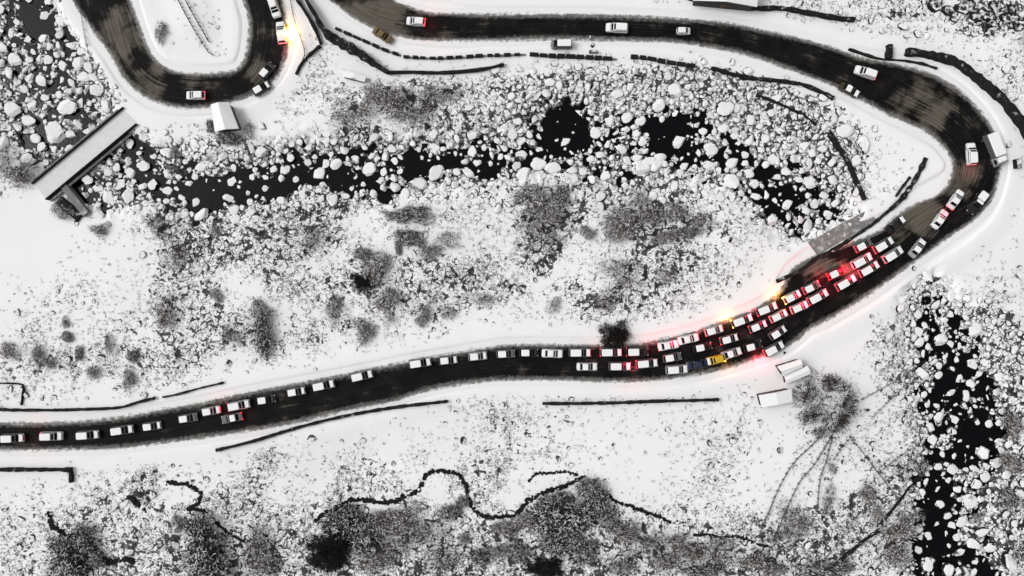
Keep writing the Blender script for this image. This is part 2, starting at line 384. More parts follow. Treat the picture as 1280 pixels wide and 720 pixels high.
# ------------------------------------------------------------------ water
def riverstrip(R, nm):
    a = crom(R, 14); p = np.stack([(a[:,0]-640)/6, (360-a[:,1])/6], 1); hw = a[:,2]/6+3.5
    d = np.gradient(p, axis=0); d /= np.linalg.norm(d, axis=1)[:,None]; n = np.stack([-d[:,1], d[:,0]], 1)
    V = []
    for i in range(len(p)):
        for k in (-1, -.33, .33, 1): V.append((*(p[i]+n[i]*hw[i]*k), -1.45))
    Fq = [(i*4+j, i*4+j+1, i*4+j+5, i*4+j+4) for i in range(len(p)-1) for j in range(3)]
    return V, Fq
m, t, b = mat('black_water'); b.inputs['Base Color'].default_value = (.003,.003,.004,1); b.inputs['Roughness'].default_value = .12
b.inputs['Specular IOR Level'].default_value = .12
bump(t, b, noise(t, 1.5, 4, vec=geo(t).outputs['Position']), .3, .1)
for R in (RIV1, RIV2):
    V, Fq = riverstrip(R, 'river')
    tag(link('river_water', pymesh('river_water', V, Fq), m), kind='structure')

# ------------------------------------------------------------------ roads
def slushmap(x, y):
    px = x*6+640; py = 360-y*6; s = .43*np.ones_like(px)
    for (a, b_, rx, ry, k) in [(470,20,90,45,.95),(150,50,45,70,.9),(190,100,50,40,.8),(250,100,60,25,.7),(320,90,40,40,.75),(1145,270,55,38,1.0),(1160,130,80,60,.8),(1205,225,45,45,.8),(1015,335,60,22,.9),(1050,338,50,24,.9),(960,390,60,20,.55),(560,40,80,16,.6),(335,40,30,60,.55),(690,44,120,10,.5),(1120,300,30,20,.6),(720,470,90,8,.4)]:  # slush at the red jam is added to catch the brake light
        s = np.maximum(s, k*np.clip(1.3-np.hypot((px-a)/rx, (py-b_)/ry), 0, 1))
    return np.clip(s, 0, 1)
m, t, b = mat('slushy_asphalt'); g = geo(t); pos = g.outputs['Position']
uv = N(t, 'ShaderNodeUVMap'); uv.uv_map = 'track'
mp = N(t, 'ShaderNodeMapping'); mp.inputs['Scale'].default_value = (.035, 2.4, 1); t.links.new(uv.outputs[0], mp.inputs[0])
mp2 = N(t, 'ShaderNodeMapping'); mp2.inputs['Scale'].default_value = (.07, 4.6, 1); t.links.new(uv.outputs[0], mp2.inputs[0])
st = noise(t, 1, 5, .6, mp.outputs[0], .5); st2 = noise(t, 1, 4, .6, mp2.outputs[0], .3)
big = noise(t, .22, 5, .6, pos)
e = N(t, 'ShaderNodeAttribute'); e.attribute_name = 'edge'; s_ = N(t, 'ShaderNodeAttribute'); s_.attribute_name = 'slush'
wet = mix(t, mrange(t, big, .35, .65), (.004,.004,.004), (.010,.0098,.0095))
wet = mix(t, mrange(t, st2, .5, .8), wet, (.022,.021,.020))
sfac = math_(t, 'ADD', math_(t, 'MULTIPLY', st, .38), math_(t, 'MULTIPLY', big, .62))
sl_th = math_(t, 'SUBTRACT', .74, math_(t, 'MULTIPLY', s_.outputs['Fac'], .44))
slf = mrange(t, sfac, sl_th, math_(t, 'ADD', sl_th, .16))
slc = mix(t, mrange(t, st2, .3, .7), (.050,.043,.034), (.17,.15,.125))
c = mix(t, slf, wet, slc)
# towards the verge: grey slush, then snow
ed = math_(t, 'ADD', e.outputs['Fac'], math_(t, 'ADD', math_(t, 'MULTIPLY', math_(t, 'SUBTRACT', noise(t, 1.1, 6, .7, pos), .5), 2.0), math_(t, 'MULTIPLY', math_(t, 'SUBTRACT', st, .5), 1.1)))
c = mix(t, math_(t, 'MULTIPLY', mrange(t, ed, 1.1, .1), .8), c, (.22,.215,.205))
c = mix(t, mrange(t, ed, .25, -.45), c, (.82,.825,.83))
t.links.new(c, b.inputs['Base Color']); b.inputs['Roughness'].default_value = .6; b.inputs['Specular IOR Level'].default_value = .06
bump(t, b, noise(t, 3, 5, .6, pos), .5, .06)
for (A, B), nm in zip(ROADS, ('road', 'hairpin_road')):
    ext_m = 1.6; NC = 16
    V = []; E = []; UVv = []; arc = 0
    for i in range(len(A)):
        w = np.linalg.norm(B[i]-A[i]); d = (B[i]-A[i])/w
        if i: arc += np.linalg.norm((A[i]+B[i])/2-(A[i-1]+B[i-1])/2)
        for k in range(NC+1):
            tt = -ext_m+(w+2*ext_m)*k/NC; q = A[i]+d*tt
            V.append((q[0], q[1], .02+.05*math.sin(PI*min(1, max(0, tt/w))))); E.append(min(tt, w-tt)); UVv.append((arc, tt))
    n = NC+1
    Fq = [(i*n+k, i*n+k+1, (i+1)*n+k+1, (i+1)*n+k) for i in range(len(A)-1) for k in range(NC)]
    me = pymesh(nm, V, Fq, True)
    if me.polygons[0].normal.z < 0: me.flip_normals()
    ul = me.uv_layers.new(name='track')
    vi = np.zeros(len(me.loops), np.int32); me.loops.foreach_get('vertex_index', vi)
    ul.data.foreach_set('uv', np.array(UVv, np.float32)[vi].ravel())
    aa = me.attributes.new('edge', 'FLOAT', 'POINT'); aa.data.foreach_set('value', np.array(E, np.float32))
    Va = np.array(V); aa = me.attributes.new('slush', 'FLOAT', 'POINT'); aa.data.foreach_set('value', slushmap(Va[:,0], Va[:,1]).astype(np.float32))
    tag(link(nm, me, m), kind='structure')

def gz(px, py):
    x, y, _ = P(px, py); return float(hz(x, y))

def ico(sub):
    import bmesh
    bm = bmesh.new(); bmesh.ops.create_icosphere(bm, subdivisions=sub, radius=1)
    bm.verts.ensure_lookup_table(); V = np.array([v.co[:] for v in bm.verts]); Fc = np.array([[v.index for v in f.verts] for f in bm.faces]); bm.free(); return V, Fc
ICO = {s: ico(s) for s in (1, 2, 3)}
def rocks(n, sub, flat=(.5, .95), planes=7):
    """n random facetted stones of radius about 1: (n, verts, 3)"""
    V, Fc = ICO[sub]
    nn = RNG.normal(size=(n, planes, 3)); nn[:,0] = (0,0,1); nn[:,0,:2] += RNG.normal(size=(n,2))*.18
    nn /= np.linalg.norm(nn, axis=2)[:,:,None]; d = RNG.uniform(.46, .88, size=(n, planes)); d[:,0] = RNG.uniform(.42,.62,n)
    dots = np.einsum('vc,npc->nvp', V, nn); k = np.where(dots > 1e-3, d[:,None,:]/np.maximum(dots, 1e-3), 9).min(2)
    R = V[None]*np.minimum(1, k)[:,:,None]*(1+RNG.normal(size=(n, len(V), 1))*.03)
    sc = np.stack([RNG.uniform(.95,1.3,n), RNG.uniform(.72,1.05,n), RNG.uniform(*flat, n)], 1)
    R *= sc[:,None,:]; a = RNG.uniform(0, 2*PI, n); ca, sa = np.cos(a)[:,None], np.sin(a)[:,None]
    return np.stack([R[:,:,0]*ca-R[:,:,1]*sa, R[:,:,0]*sa+R[:,:,1]*ca, R[:,:,2]], 2)
# ------------------------------------------------------------------ walls
def wallmesh(pts, w, h, zbase=-.5, jag=.12, step=.8, base=None, taper=None):
    a = crom([(p[0], p[1]) for p in pts], step*6); X = (a[:,0]-640)/6; Y = (360-a[:,1])/6
    zg = hz(X, Y) if base is None else np.full(len(X), base)
    p = np.stack([X, Y], 1); d = np.gradient(p, axis=0); d /= np.linalg.norm(d, axis=1)[:,None]+1e-9; n = np.stack([-d[:,1], d[:,0]], 1)
    ks = max(3, int(4/step)); zg = np.convolve(np.pad(zg, (ks, ks), 'edge'), np.ones(2*ks+1)/(2*ks+1), 'valid')
    rings = []
    for i in range(len(p)):
        ww = w/2*(1 if taper is None else np.interp(i/(len(p)-1), np.linspace(0,1,len(taper)), taper))*(1+random.uniform(-jag, jag)); hh = h*(1+random.uniform(-jag, jag)*.6)
        q0 = p[i]-n[i]*ww*1.1; q1 = p[i]-n[i]*ww; q2 = p[i]+n[i]*ww; q3 = p[i]+n[i]*ww*1.1; qm = p[i]
        z = zg[i]
        rings.append([(*q0, z+zbase), (*q3, z+zbase), (*q3, z+hh*.6), (*q2, z+hh-.06), (*qm, z+hh), (*q1, z+hh-.06), (*q0, z+hh*.6)])
    mb = MB(); mb.loft(rings); return mb
def wall(name, pts, w, h, label, cat='wall', m='wall', **k):
    k['jag'] = max(.28, k.get('jag', 0)); o = wallmesh(pts, w*.78, h, **k).build(name, M[m]); return tag(o, label, cat)
wall('retaining_wall', [(1130,66),(1150,69),(1165,72),(1192,80),(1225,105),(1255,132),(1285,175),(1320,240)], 1.7, 1.5, 'thick black retaining wall curving outside the wide bend at the right', jag=.25)
wall('stone_wall', [(1060,62),(1078,68),(1098,74),(1125,76),(1150,80),(1170,86)], .5, .7, 'short thin dark wall edging the outer verge before the wide bend', jag=.4)
wall('stone_wall', [(366,-14),(372,0),(385,20),(395,38),(402,56)], .75, 1.0, 'thin dark wall on the snow between hairpin road and thicker wall, ending in a point')
wall('retaining_wall', [(375,-14),(383,0),(395,20),(408,42),(425,54),(450,68),(470,82),(486,92)], 1.5, 1.6, 'thick black retaining wall slanting down right from the hairpin', taper=[.5,.55,.7,1.4,1.4,1.0,.7])
wall('stone_wall', [(487,92),(512,91),(540,92),(570,91),(600,88),(630,82)], .7, .9, 'thin dark wall running flat below the parapet, right of the thick slanting wall')
wall('stone_wall', [(401,58),(396,62),(385,72),(377,82),(371,94)], .6, .6, 'short broken dark wall stub running down from the pointed wall end', jag=.45)
wall('stone_wall', [(888,86),(905,91),(920,95),(940,99),(960,101),(985,104),(1005,108),(1022,115),(1040,124)], .9, .9, 'long dark wall below the upper road, left of the wide bend', jag=.3)
wall('stone_wall', [(945,119),(965,126),(985,135),(1003,144),(1020,156)], .6, .6, 'thin dark wall slanting through the boulders below the long upper wall', jag=.4)
wall('stone_wall', [(-60,512),(-5,511),(20,512),(70,512),(110,511),(150,509),(175,502),(195,497)], .65, .8, 'dark wall along the upper verge of the lower road at the left edge')
wall('stone_wall', [(205,496),(225,492),(250,485),(280,478)], .5, .6, 'short dark wall piece continuing the left verge wall, right of a gap', jag=.4)
wall('stone_wall', [(272,562),(320,550),(380,532),(440,518),(500,508),(560,501)], .7, .9, 'long slanting dark wall below the left half of the lower road')
wall('stone_wall', [(-60,586),(0,586),(40,586),(92,586)], .85, 1.0, 'straight thick black wall below the road at the left edge')
wall('stone_wall', [(91,589),(91,602)], .8, .8, 'short black wall stub turning down from the end of straight left wall', jag=.1)
wall('stone_wall', [(678,504),(720,504),(770,503),(820,501),(870,500),(897,499)], .7, .9, 'straight black wall on the snow below the middle of the lower road')
wall('stone_wall', [(970,352),(1000,338),(1022,322),(1045,310),(1070,294),(1092,279),(1112,262)], .85, .4, 'black strip of wall and foot shadow between concrete apron and the crowded road bend', jag=.2)  # low black strip also takes the place of the shadow at the foot
wall('stone_wall', [(1112,262),(1125,250),(1138,232),(1148,215),(1156,198)], 1.15, .5, 'ragged black wall fork on the inside of the wide bend', jag=.5)
wall('stone_wall', [(1118,246),(1128,232),(1136,222)], .5, .5, 'small dark wall sliver beside the ragged wall fork', jag=.4)
wall('stone_wall', [(1036,165),(1045,180),(1054,192),(1062,206),(1070,226),(1080,250)], 1.0, .8, 'dark wall crossing the boulders down to the concrete apron', jag=.3)
wall('stone_wall', [(850,-6),(870,2),(900,8),(945,12),(975,12),(1010,18),(1045,24),(1066,26)], .9, 1.1, 'black wall along the snow bank above the upper road at the top right')
wall('stone_wall', [(1046,698),(1055,690),(1066,681),(1080,670),(1096,660)], .7, .7, 'thick dark wall slanting at the bottom right near the river', jag=.3)
wall('stone_wall', [(1098,652),(1112,637),(1126,622),(1142,606),(1156,597),(1168,592)], .5, .6, 'thinner dark wall rising right to the river bank at bottom right', jag=.4)
wall('stone_wall', [(-10,479),(10,479),(29,481),(30,492),(28,506)], .35, .5, 'thin dark hooked wall in the field at the left edge above the road', jag=.3)
wall('concrete_block', [(1109,58),(1109,74)], 1.1, 1.4, 'small black upright block at the kerb above the wide bend', 'block', jag=.05)
# crenellated roadside parapets: solid blocks with snowy gaps
def parapet(pts, label, bl=1.25, gap=.75, w=.55, h=.8):
    a = crom([(p[0], p[1]) for p in pts], 1.0); X = (a[:,0]-640)/6; Y = (360-a[:,1])/6
    ds = np.hypot(np.diff(X), np.diff(Y)); s = np.concatenate([[0], np.cumsum(ds)])
    x0, y0 = X[0], Y[0]; root = empty('roadside_parapet', (x0, y0, float(hz(x0, y0)))); tag(root, label, 'parapet')
    z0 = root.location.z; q = 0
    base = MB(); rings = []
    for k in range(0, len(X), 6):
        i = min(k, len(X)-2); d = np.array([X[i+1]-X[i], Y[i+1]-Y[i]]); d /= np.linalg.norm(d); n = np.array([-d[1], d[0]])*.2
        zz = float(hz(X[i], Y[i]))-z0
        rings.append([(X[i]-n[0]-x0, Y[i]-n[1]-y0, zz-.4), (X[i]+n[0]-x0, Y[i]+n[1]-y0, zz-.4), (X[i]+n[0]-x0, Y[i]+n[1]-y0, zz+.22), (X[i]-n[0]-x0, Y[i]-n[1]-y0, zz+.22)])
    base.loft(rings).build('footing', M['concrete'], root)
    while q+bl < s[-1]:
        L = bl*random.uniform(.8, 1.25); c = q+L/2
        x = np.interp(c, s, X); y = np.interp(c, s, Y); x2 = np.interp(c+.3, s, X); y2 = np.interp(c+.3, s, Y); rz = math.atan2(y2-y, x2-x)
        MB().box((x-x0, y-y0, float(hz(x, y))-z0+h/2-.2), (L, w*random.uniform(.85,1.15), h+.4), rz, .05).build('parapet_block', M['parapet'], root)
        q += L+gap*random.uniform(.6, 1.3)
parapet([(420,36),(440,45),(460,54),(480,63),(503,71)], 'dashed dark parapet slanting beside the olive car at the upper road')
parapet([(505,72),(540,74),(570,73),(600,71),(630,70),(660,69)], 'dashed dark parapet running level below the upper road, left of the van')
parapet([(662,69),(690,71),(720,72),(772,75)], 'heavier dark parapet below the parked van on upper road verge', 1.6, .35, .75)
parapet([(788,72),(810,74),(830,78),(850,81),(872,84)], 'dark parapet right of the gap, below the large vehicle on the upper road', 1.6, .35, .75)
# rock ledge (small cliff edge) at the bottom
def ledge(pts, w, label, jag=.5):
    a = crom([(p[0], p[1]) for p in pts], 1.0); X = (a[:,0]-640)/6; Y = (360-a[:,1])/6
    s = np.concatenate([[0], np.cumsum(np.hypot(np.diff(X), np.diff(Y)))]); mb = MB(); q = 0
    while q < s[-1]:
        wob = w*1.3*(fbm(np.array([q/2.5]), np.array([X[0]]), 5, 3)[0]-.5)
        x = np.interp(q, s, X)+wob+random.gauss(0, w*.20); y = np.interp(q, s, Y)+wob+random.gauss(0, w*.20); r = w*random.choice((.25,.3,.4,.5,.6,.75))
        v_ = rocks(1, 2)[0]*r; z = float(hz(x, y))
        mb.add((v_+np.array([x, y, z+r*.15])).tolist(), ICO[2][1].tolist()); q += r*random.uniform(.3, .75)
    return tag(mb.build('rock_ledge', M['ledgerock'], None), label, 'ledge')
ledge([(396,648),(412,640),(424,633),(434,627),(450,626),(470,628),(490,627),(505,622),(518,617),(526,607),(533,594),(545,590),(556,589),(570,594),(578,602),(584,614),(588,626),(595,638),(606,646),(622,647),(640,645),(652,636),(660,627),(668,622),(685,614),(700,610),(715,603),(732,596)], .75, 'long winding black rock ledge with a hump at the bottom centre')
ledge([(660,603),(672,593),(690,592),(705,590),(722,594)], .45, 'short dark rock ledge arching above the thicket at the bottom centre')
ledge([(758,620),(775,630),(790,635),(810,641),(826,646),(837,654)], .6, 'dark rock ledge slanting down right from the big thicket')
ledge([(868,669),(885,668),(905,671),(925,672),(945,679),(962,684)], .5, 'dark rock ledge right of centre at the bottom, beside the path')
ledge([(160,622),(170,624),(178,630),(184,636)], .7, 'small dark crescent ledge under the left lower road')
ledge([(62,640),(68,655),(78,665),(95,672),(112,690),(128,702),(150,697),(170,700)], .9, 'ragged black ledge curling round the thicket at the bottom left')
ledge([(210,604),(228,604),(242,609),(250,618),(248,630),(236,636),(258,636)], .7, 'black hooked ledge in the snow left of bottom centre')
ledge([(272,652),(280,662),(297,672),(318,675)], .5, 'thin dark ledge running right above the bottom left shrubs')

# ------------------------------------------------------------------ concrete apron at the culvert
o = MB()
q = [P(1010,303), P(1022,319), P(1096,276), P(1085,262)]
o.loft([[(x, y, -2.2) for x, y, z in q], [(x, y, .05) for x, y, z in q], [(x*.998, y*.998, .12) for x, y, z in q]])
o.build('culvert_apron', M['concrete'], None); tag(bpy.data.objects['culvert_apron'], 'long grey concrete apron slab between the river and the crowded bend', 'slab')

# ------------------------------------------------------------------ bridge
bx, by, _ = P(107,190); br_ = empty('bridge', (bx, by, 0)); tag(br_, 'snow-covered bridge with dark parapets crossing the river at the left', 'bridge')
ax0 = np.array(P(164,145)[:2]); ax1 = np.array(P(50,240)[:2]); L = np.linalg.norm(ax1-ax0); rz = math.atan2(*(ax1-ax0)[::-1]); cxy = (ax0+ax1)/2-np.array([bx, by])
dn = np.array([-math.sin(rz), math.cos(rz)])
MB().box((cxy[0], cxy[1], -.25), (L, 4.3, .7), rz, .05).build('deck', M['packed'], br_)
for s in (-1, 1):
    c = cxy+dn*s*2.2
    MB().box((c[0], c[1], .1), (L*(1 if s < 0 else .99), .26, 1.2), rz, .05).build('parapet', M['parapet'], br_)
    c = cxy+dn*s*2.75
    MB().box((c[0], c[1], -.15), (L*.96, .5, .3), rz, .04).build('ledge', M['concrete'], br_)
for k in (-.42, .42):
    c = cxy+np.array([math.cos(rz), math.sin(rz)])*L*k
    MB().box((c[0], c[1], -2.2), (2.6, 5.2, 3.2), rz, .1).build('abutment', M['wall'], br_)
w0 = np.array(P(80,233)[:2])-np.array([bx, by]); w1 = np.array(P(108,268)[:2])-np.array([bx, by]); wc = (w0+w1)/2; wr = math.atan2(*(w1-w0)[::-1])
MB().box((wc[0], wc[1], -1.0), (np.linalg.norm(w1-w0), 1.5, 2.6), wr, .1).build('wing_wall', M['concrete'], br_)
w2 = np.array(P(72,250)[:2])-np.array([bx, by]); w3 = np.array(P(100,272)[:2])-np.array([bx, by]); wc = (w2+w3)/2
MB().box((wc[0], wc[1], -.6), (np.linalg.norm(w3-w2), 2.0, 1.4), math.atan2(*(w3-w2)[::-1]), .15).build('wing_wall', M['wall'], br_)

# ------------------------------------------------------------------ houses
def gable_house(name, quad, hw, hr, label, wallm, ridge_frac=.5, windows=2):
    """quad: four roof corners in photo pixels (eaves height hw); the ridge runs from side 0-1 to side 3-2"""
    q = [np.array(P(px, py, hw)[:2]) for px, py in quad]; c = sum(q)/4
    root = empty(name, (c[0], c[1], float(hz(c[0], c[1])))); tag(root, label, 'house' if 'house' in name else 'shed')
    q = [p-c for p in q]; zb = -root.location.z
    r0 = q[0]*(1-ridge_frac)+q[1]*ridge_frac; r1 = q[3]*(1-ridge_frac)+q[2]*ridge_frac
    ins = [p*.90 for p in q]; i0 = r0*.9; i1 = r1*.9
    wl = MB(); z0 = -.5; z1 = hw+zb-.05
    wl.add([(*ins[0], z0), (*ins[1], z0), (*ins[2], z0), (*ins[3], z0), (*ins[0], z1), (*ins[1], z1), (*ins[2], z1), (*ins[3], z1), (*i0, hr+zb-.1), (*i1, hr+zb-.1)],
           [(0,1,5,8,4), (1,2,6,5), (2,3,7,9,6), (3,0,4,7)])
    wl.build('wall', M[wallm], root)
    th = .22; rf = MB()
    e = [(*q[0], hw+zb), (*q[1], hw+zb), (*q[2], hw+zb), (*q[3], hw+zb), (*r0, hr+zb), (*r1, hr+zb)]
    e2 = [(x, y, z+th) for x, y, z in e]
    rf.add(e+e2, [(0,4,5,3), (4,1,2,5), (6,9,11,10), (10,11,8,7), (0,6,10,4), (4,10,7,1), (3,5,11,9), (5,2,8,11), (0,3,9,6), (1,7,8,2)])
    rf.build('roof', M['snowroof'], root)
    # door and windows on the long walls
    def onwall(a, b_, f, w, z0, z1, nm, mt, par, out=.02):
        d = b_-a; L = np.linalg.norm(d); d /= L; n = np.array([d[1], -d[0]])
        if np.dot(n, (a+b_)/2) < 0: n = -n
        m_ = a+d*L*f; z0 += zb; z1 += zb
        p0 = m_-d*w/2+n*out; p1 = m_+d*w/2+n*out; p2 = p1-n*.06; p3 = p0-n*.06
        return MB().loft([[(*p0, z0), (*p1, z0), (*p2, z0), (*p3, z0)], [(*p0, z1), (*p1, z1), (*p2, z1), (*p3, z1)]]).build(nm, M[mt], par)
    d_ = onwall(ins[2], ins[3], .5, .9, .0, 1.95, 'door', 'wood', root); onwall(ins[2], ins[3], .5-.1, .12, .95, 1.05, 'handle', 'rim', d_, .05)
    for k in range(windows):
        for a, b_ in ((ins[1], ins[2]), (ins[3], ins[0])):
            f = (k+1)/(windows+1); w_ = onwall(a, b_, f, .95, .95, 1.85, 'window', 'wood', root); onwall(a, b_, f, .75, 1.03, 1.77, 'pane', 'glass', w_, .035)
    return root
gable_house('house', [(264,131),(286,128),(299,161),(269,165)], 2.6, 3.5, 'small snow-roofed house below the bottom of the hairpin road', 'house_wall')
gable_house('shed', [(979,470),(971,458),(1000,449),(1003,459)], 2.2, 2.7, 'upper small shed with two snowy roof panes beside the round tree', 'shed_wall', .5, 1)
gable_house('shed', [(948,494),(989,486),(990,502),(952,509)], 2.4, 2.9, 'lower long snow-roofed shed left of the round bare tree', 'shed_wall', .5, 1)
gable_house('shed', [(982,480),(980,470),(1009,457),(1013,467)], 1.7, 2.0, 'low lean-to with a wide snowy roof below the upper shed', 'shed_wall', .5, 0)
gable_house('house', [(868,-24),(950,-20),(946,9),(866,1)], 3.2, 4.3, 'snow-roofed house cut by the top edge above the upper road', 'shed_wall', .5, 2)
gable_house('shed', [(429,88),(458,96),(456,103),(428,96)], 1.2, 1.5, 'tiny snow-buried shed on open snow below the thick slanting wall', 'shed_wall', .5, 0)

# ------------------------------------------------------------------ fences and path
def fence(pts, label, gap=2.0, h=1.0, pr=.09, rail=.04, cat='fence'):
    a = crom([(p[0], p[1]) for p in pts], 2); X = (a[:,0]-640)/6; Y = (360-a[:,1])/6; s = np.concatenate([[0], np.cumsum(np.hypot(np.diff(X), np.diff(Y)))])
    x0, y0 = X[0], Y[0]; z0 = float(hz(x0, y0)); root = empty('fence', (x0, y0, z0)); tag(root, label, cat)
    pp = []
    for k in range(int(s[-1]/gap)+1):
        x = np.interp(k*gap, s, X); y = np.interp(k*gap, s, Y); z = float(hz(x, y)); pp.append((x-x0, y-y0, z-z0))
        MB().tube((x-x0, y-y0, z-z0-.3), (x-x0+random.uniform(-.05,.05), y-y0, z-z0+h), pr, pr*.85).build('post', M['post'], root)
    for hh in (.45, .9):
        mb = MB()
        for a_, b_ in zip(pp[:-1], pp[1:]): mb.tube((a_[0], a_[1], a_[2]+hh*h), (b_[0], b_[1], b_[2]+hh*h), rail, n=4)
        mb.build('rail', M['post'], root)
fence([(1160,452),(1130,468),(1100,485),(1072,500)], 'upper of two parallel fences slanting left from the right river')
fence([(1160,456),(1130,480),(1105,504),(1082,527)], 'lower of two parallel fences slanting left from the right river')
fence([(1060,545),(1080,570),(1100,596),(1120,622)], 'thin fence slanting down right below the round bare tree')
fence([(1145,555),(1120,572),(1095,590)], 'short fence below the river pool, one of two slanting strokes, upper')
fence([(1158,560),(1128,582),(1100,604)], 'short fence below the river pool, one of two slanting strokes, lower')
fence([(1027,695),(1050,664),(1075,632)], 'thin fence slanting up right at the bottom, left of the thick dark wall')
fence([(1062,545),(1050,557),(1040,574)], 'short dark fence stroke directly under the round bare tree', 1.2)
fence([(1028,540),(1008,560),(990,578),(972,608),(958,640),(944,672)], 'left railing of the stepped path below the sheds', 1.3, .9, .10, .055, 'railing')
fence([(1036,546),(1015,580),(998,600),(978,640),(962,678)], 'middle railing of the stepped path below the sheds', 1.3, .9, .10, .055, 'railing')
fence([(1038,546),(1030,576),(1022,600),(1018,640)], 'right railing of the path that drops straight down from the round tree', 1.3, .9, .10, .055, 'railing')
fence([(222,-4),(236,22),(248,44),(262,66),(269,70)], 'right fence of the dotted pair on the hairpin island', .9, .8, .11, .05)
fence([(231,-4),(243,18),(252,34),(264,56)], 'left fence of the dotted pair on the hairpin island, nearer the road end', .9, .8, .11, .05)
fence([(100,0),(107,40),(115,80),(128,105),(150,128)], 'fence along the snow bank left of the hairpin', 1.6, .8, .06, .04)
fence([(362,-8),(370,30),(378,52),(382,70),(372,88)], 'thin fence on the snow bank right of the orange glow', 1.5, .6, .07, .05)

# ------------------------------------------------------------------ boulders
cells = {}
placed = []
def can(x, y, r, k):
    R = int((r+2.4)/1.5)+1; i0, j0 = int(x//1.5), int(y//1.5)
    for i in range(i0-R, i0+R+1):
        for j in range(j0-R, j0+R+1):
            for (a, b_, q) in cells.get((i, j), ()):
                if (a-x)**2+(b_-y)**2 < (k*(q+r))**2: return False
    return True
def put(x, y, r, kind):
    cells.setdefault((int(x//1.5), int(y//1.5)), []).append((x, y, r)); placed.append((x, y, r, kind))
BIG = [(86,135,12),(68,166,14),(60,75,7),(54,20,7),(100,130,7),(75,45,7),(545,217,12),(521,229,12),(673,205,9),(690,212,9),(462,212,11),(850,176,10),(745,165,9),(760,150,8),(1018,255,8),(1030,245,7),(1005,262,7),(1190,588,9),(1207,495,7),(1230,595,8),(1255,700,12),(1235,682,9),(1160,705,10),(1210,540,0),(1220,605,7),(1245,470,6),(1148,415,6),(1215,680,9),(570,215,6),(590,170,7),(640,168,7),(770,120,7),(800,210,11),(820,205,10),(740,225,7),(1250,90,6),(330,190,9),(370,225,6),(110,225,8),(135,245,9),(150,230,8),(98,205,5)]
for a_, b_, r in BIG:
    if r: x, y, _ = P(a_, b_, -1.3); put(x, y, r/6, 'b')
Wx, Hy = 125, 76
riverness = np.clip(sst(3.5, -1.5, dV), 0, 1)
bden = np.maximum(riverness, field*.30)*sst(1.5, 4.0, dR)
poolc = sst(-.02, .12, pool)
wgt = (bden*(np.abs(GX) < Wx)*(np.abs(GY) < Hy)).ravel(); wgt = wgt/wgt.sum()
def masked(n):
    i = RNG.choice(len(wgt), n, p=wgt); return GX.ravel()[i]+RNG.uniform(-.3,.3,n), GY.ravel()[i]+RNG.uniform(-.3,.3,n)
for (r0, r1, n, kk) in [(1.15, 1.8, 420, 1.0), (.68, 1.15, 4200, .95), (.42, .68, 15000, .90), (.24, .42, 13000, .9)]:
    X, Y = masked(n); bd = cmap(bden, X, Y); pc = cmap(poolc, X, Y); rr = RNG.uniform(0, 1, n); r = RNG.uniform(r0, r1, n); bn = bridge_near(X, Y)
    ok = (rr < (1-(.97 if r0 > .5 else .90)*pc)*(.5 if r0 >= 1 else 1)) & (bn > 3.2)
    for x, y, q in zip(X[ok], Y[ok], r[ok]):
        if can(x, y, q, kk): put(x, y, q, 'b')
for (r0, r1, n) in [(.5, .85, 1800), (.28, .5, 12000), (.16, .3, 16000)]:
    X = RNG.uniform(-Wx, Wx, n); Y = RNG.uniform(-Hy, Hy, n); s = cmap(spk, X, Y)*(.4+1.2*fbm(X/9, Y/9, 71, 3)); rr = RNG.uniform(0, 1, n); r = RNG.uniform(r0, r1, n); v = cmap(dV, X, Y)
    ok = (rr < s*.8*(1-.6*cmap(rocky, X, Y))) & (bridge_near(X, Y) > 3.2) & (v > 0)
    for x, y, q in zip(X[ok], Y[ok], r[ok]):
        if can(x, y, q, .95): put(x, y, q, 'f')
PL = np.array([p[:3] for p in placed]); KD = np.array([p[3] == 'b' for p in placed])
inview = (np.abs(PL[:,0]) < 106.5) & (np.abs(PL[:,1]) < 59.8)
PZ = hz(PL[:,0], PL[:,1])
rv = cmap(dV, PL[:,0], PL[:,1])
PZ = np.where(PZ < -1.75, -1.75, PZ)
order = np.argsort(-(PL[:,2]*inview)); top = set(order[:300].tolist())
def zone(px, py):
    if px < 140 and py < 260: return ('snow-capped boulder in the river beside the bridge at the left', 'boulders in the river by the bridge')
    if px > 1080 and py < 140: return ('dark boulder on the slope at the top right corner', 'boulders in the top right corner')
    if px > 1080 and py < 520: return ('snow-capped boulder in the upper reach of the right-hand river', 'boulders in the upper right-hand river')
    if px > 1080: return ('snow-capped boulder in the lower reach of the right-hand river', 'boulders in the lower right-hand river')
    if py > 300: return ('snow-covered stone on the open slope away from the rivers', 'stones on the open slope')
    if px < 340: return ('snow-capped boulder in the river between the bridge and the house', 'boulders in the river below the house')
    if px < 570: return ('snow-capped boulder in the black river left of centre', 'boulders in the river left of centre')
    if px < 760: return ('snow-capped boulder around the largest black pool', 'boulders round the largest black pool')
    if px < 900: return ('snow-capped boulder around the second black pool under the upper road', 'boulders round the second black pool')
    return ('snow-capped boulder in the river above the concrete apron', 'boulders above the concrete apron')
SPECIAL = {(86,135): 'broad pale boulder standing alone in black water above the bridge', (68,166): 'largest flat snowy boulder just above the bridge deck', (545,217): 'right one of two large snow domes by the river left of centre', (521,229): 'left one of two large snow domes by the river left of centre',
  (673,205): 'left of the two pale boulders just left of the largest black pool', (690,212): 'right of the two pale boulders just left of the largest black pool', (462,212): 'large snowy boulder midstream in the narrow black channel left of centre'}
protos = []
for v in rocks(26, 3): protos.append(npmesh('boulder', v, ICO[3][1], False))
for mm in protos: mm.materials.append(M['boulder'])
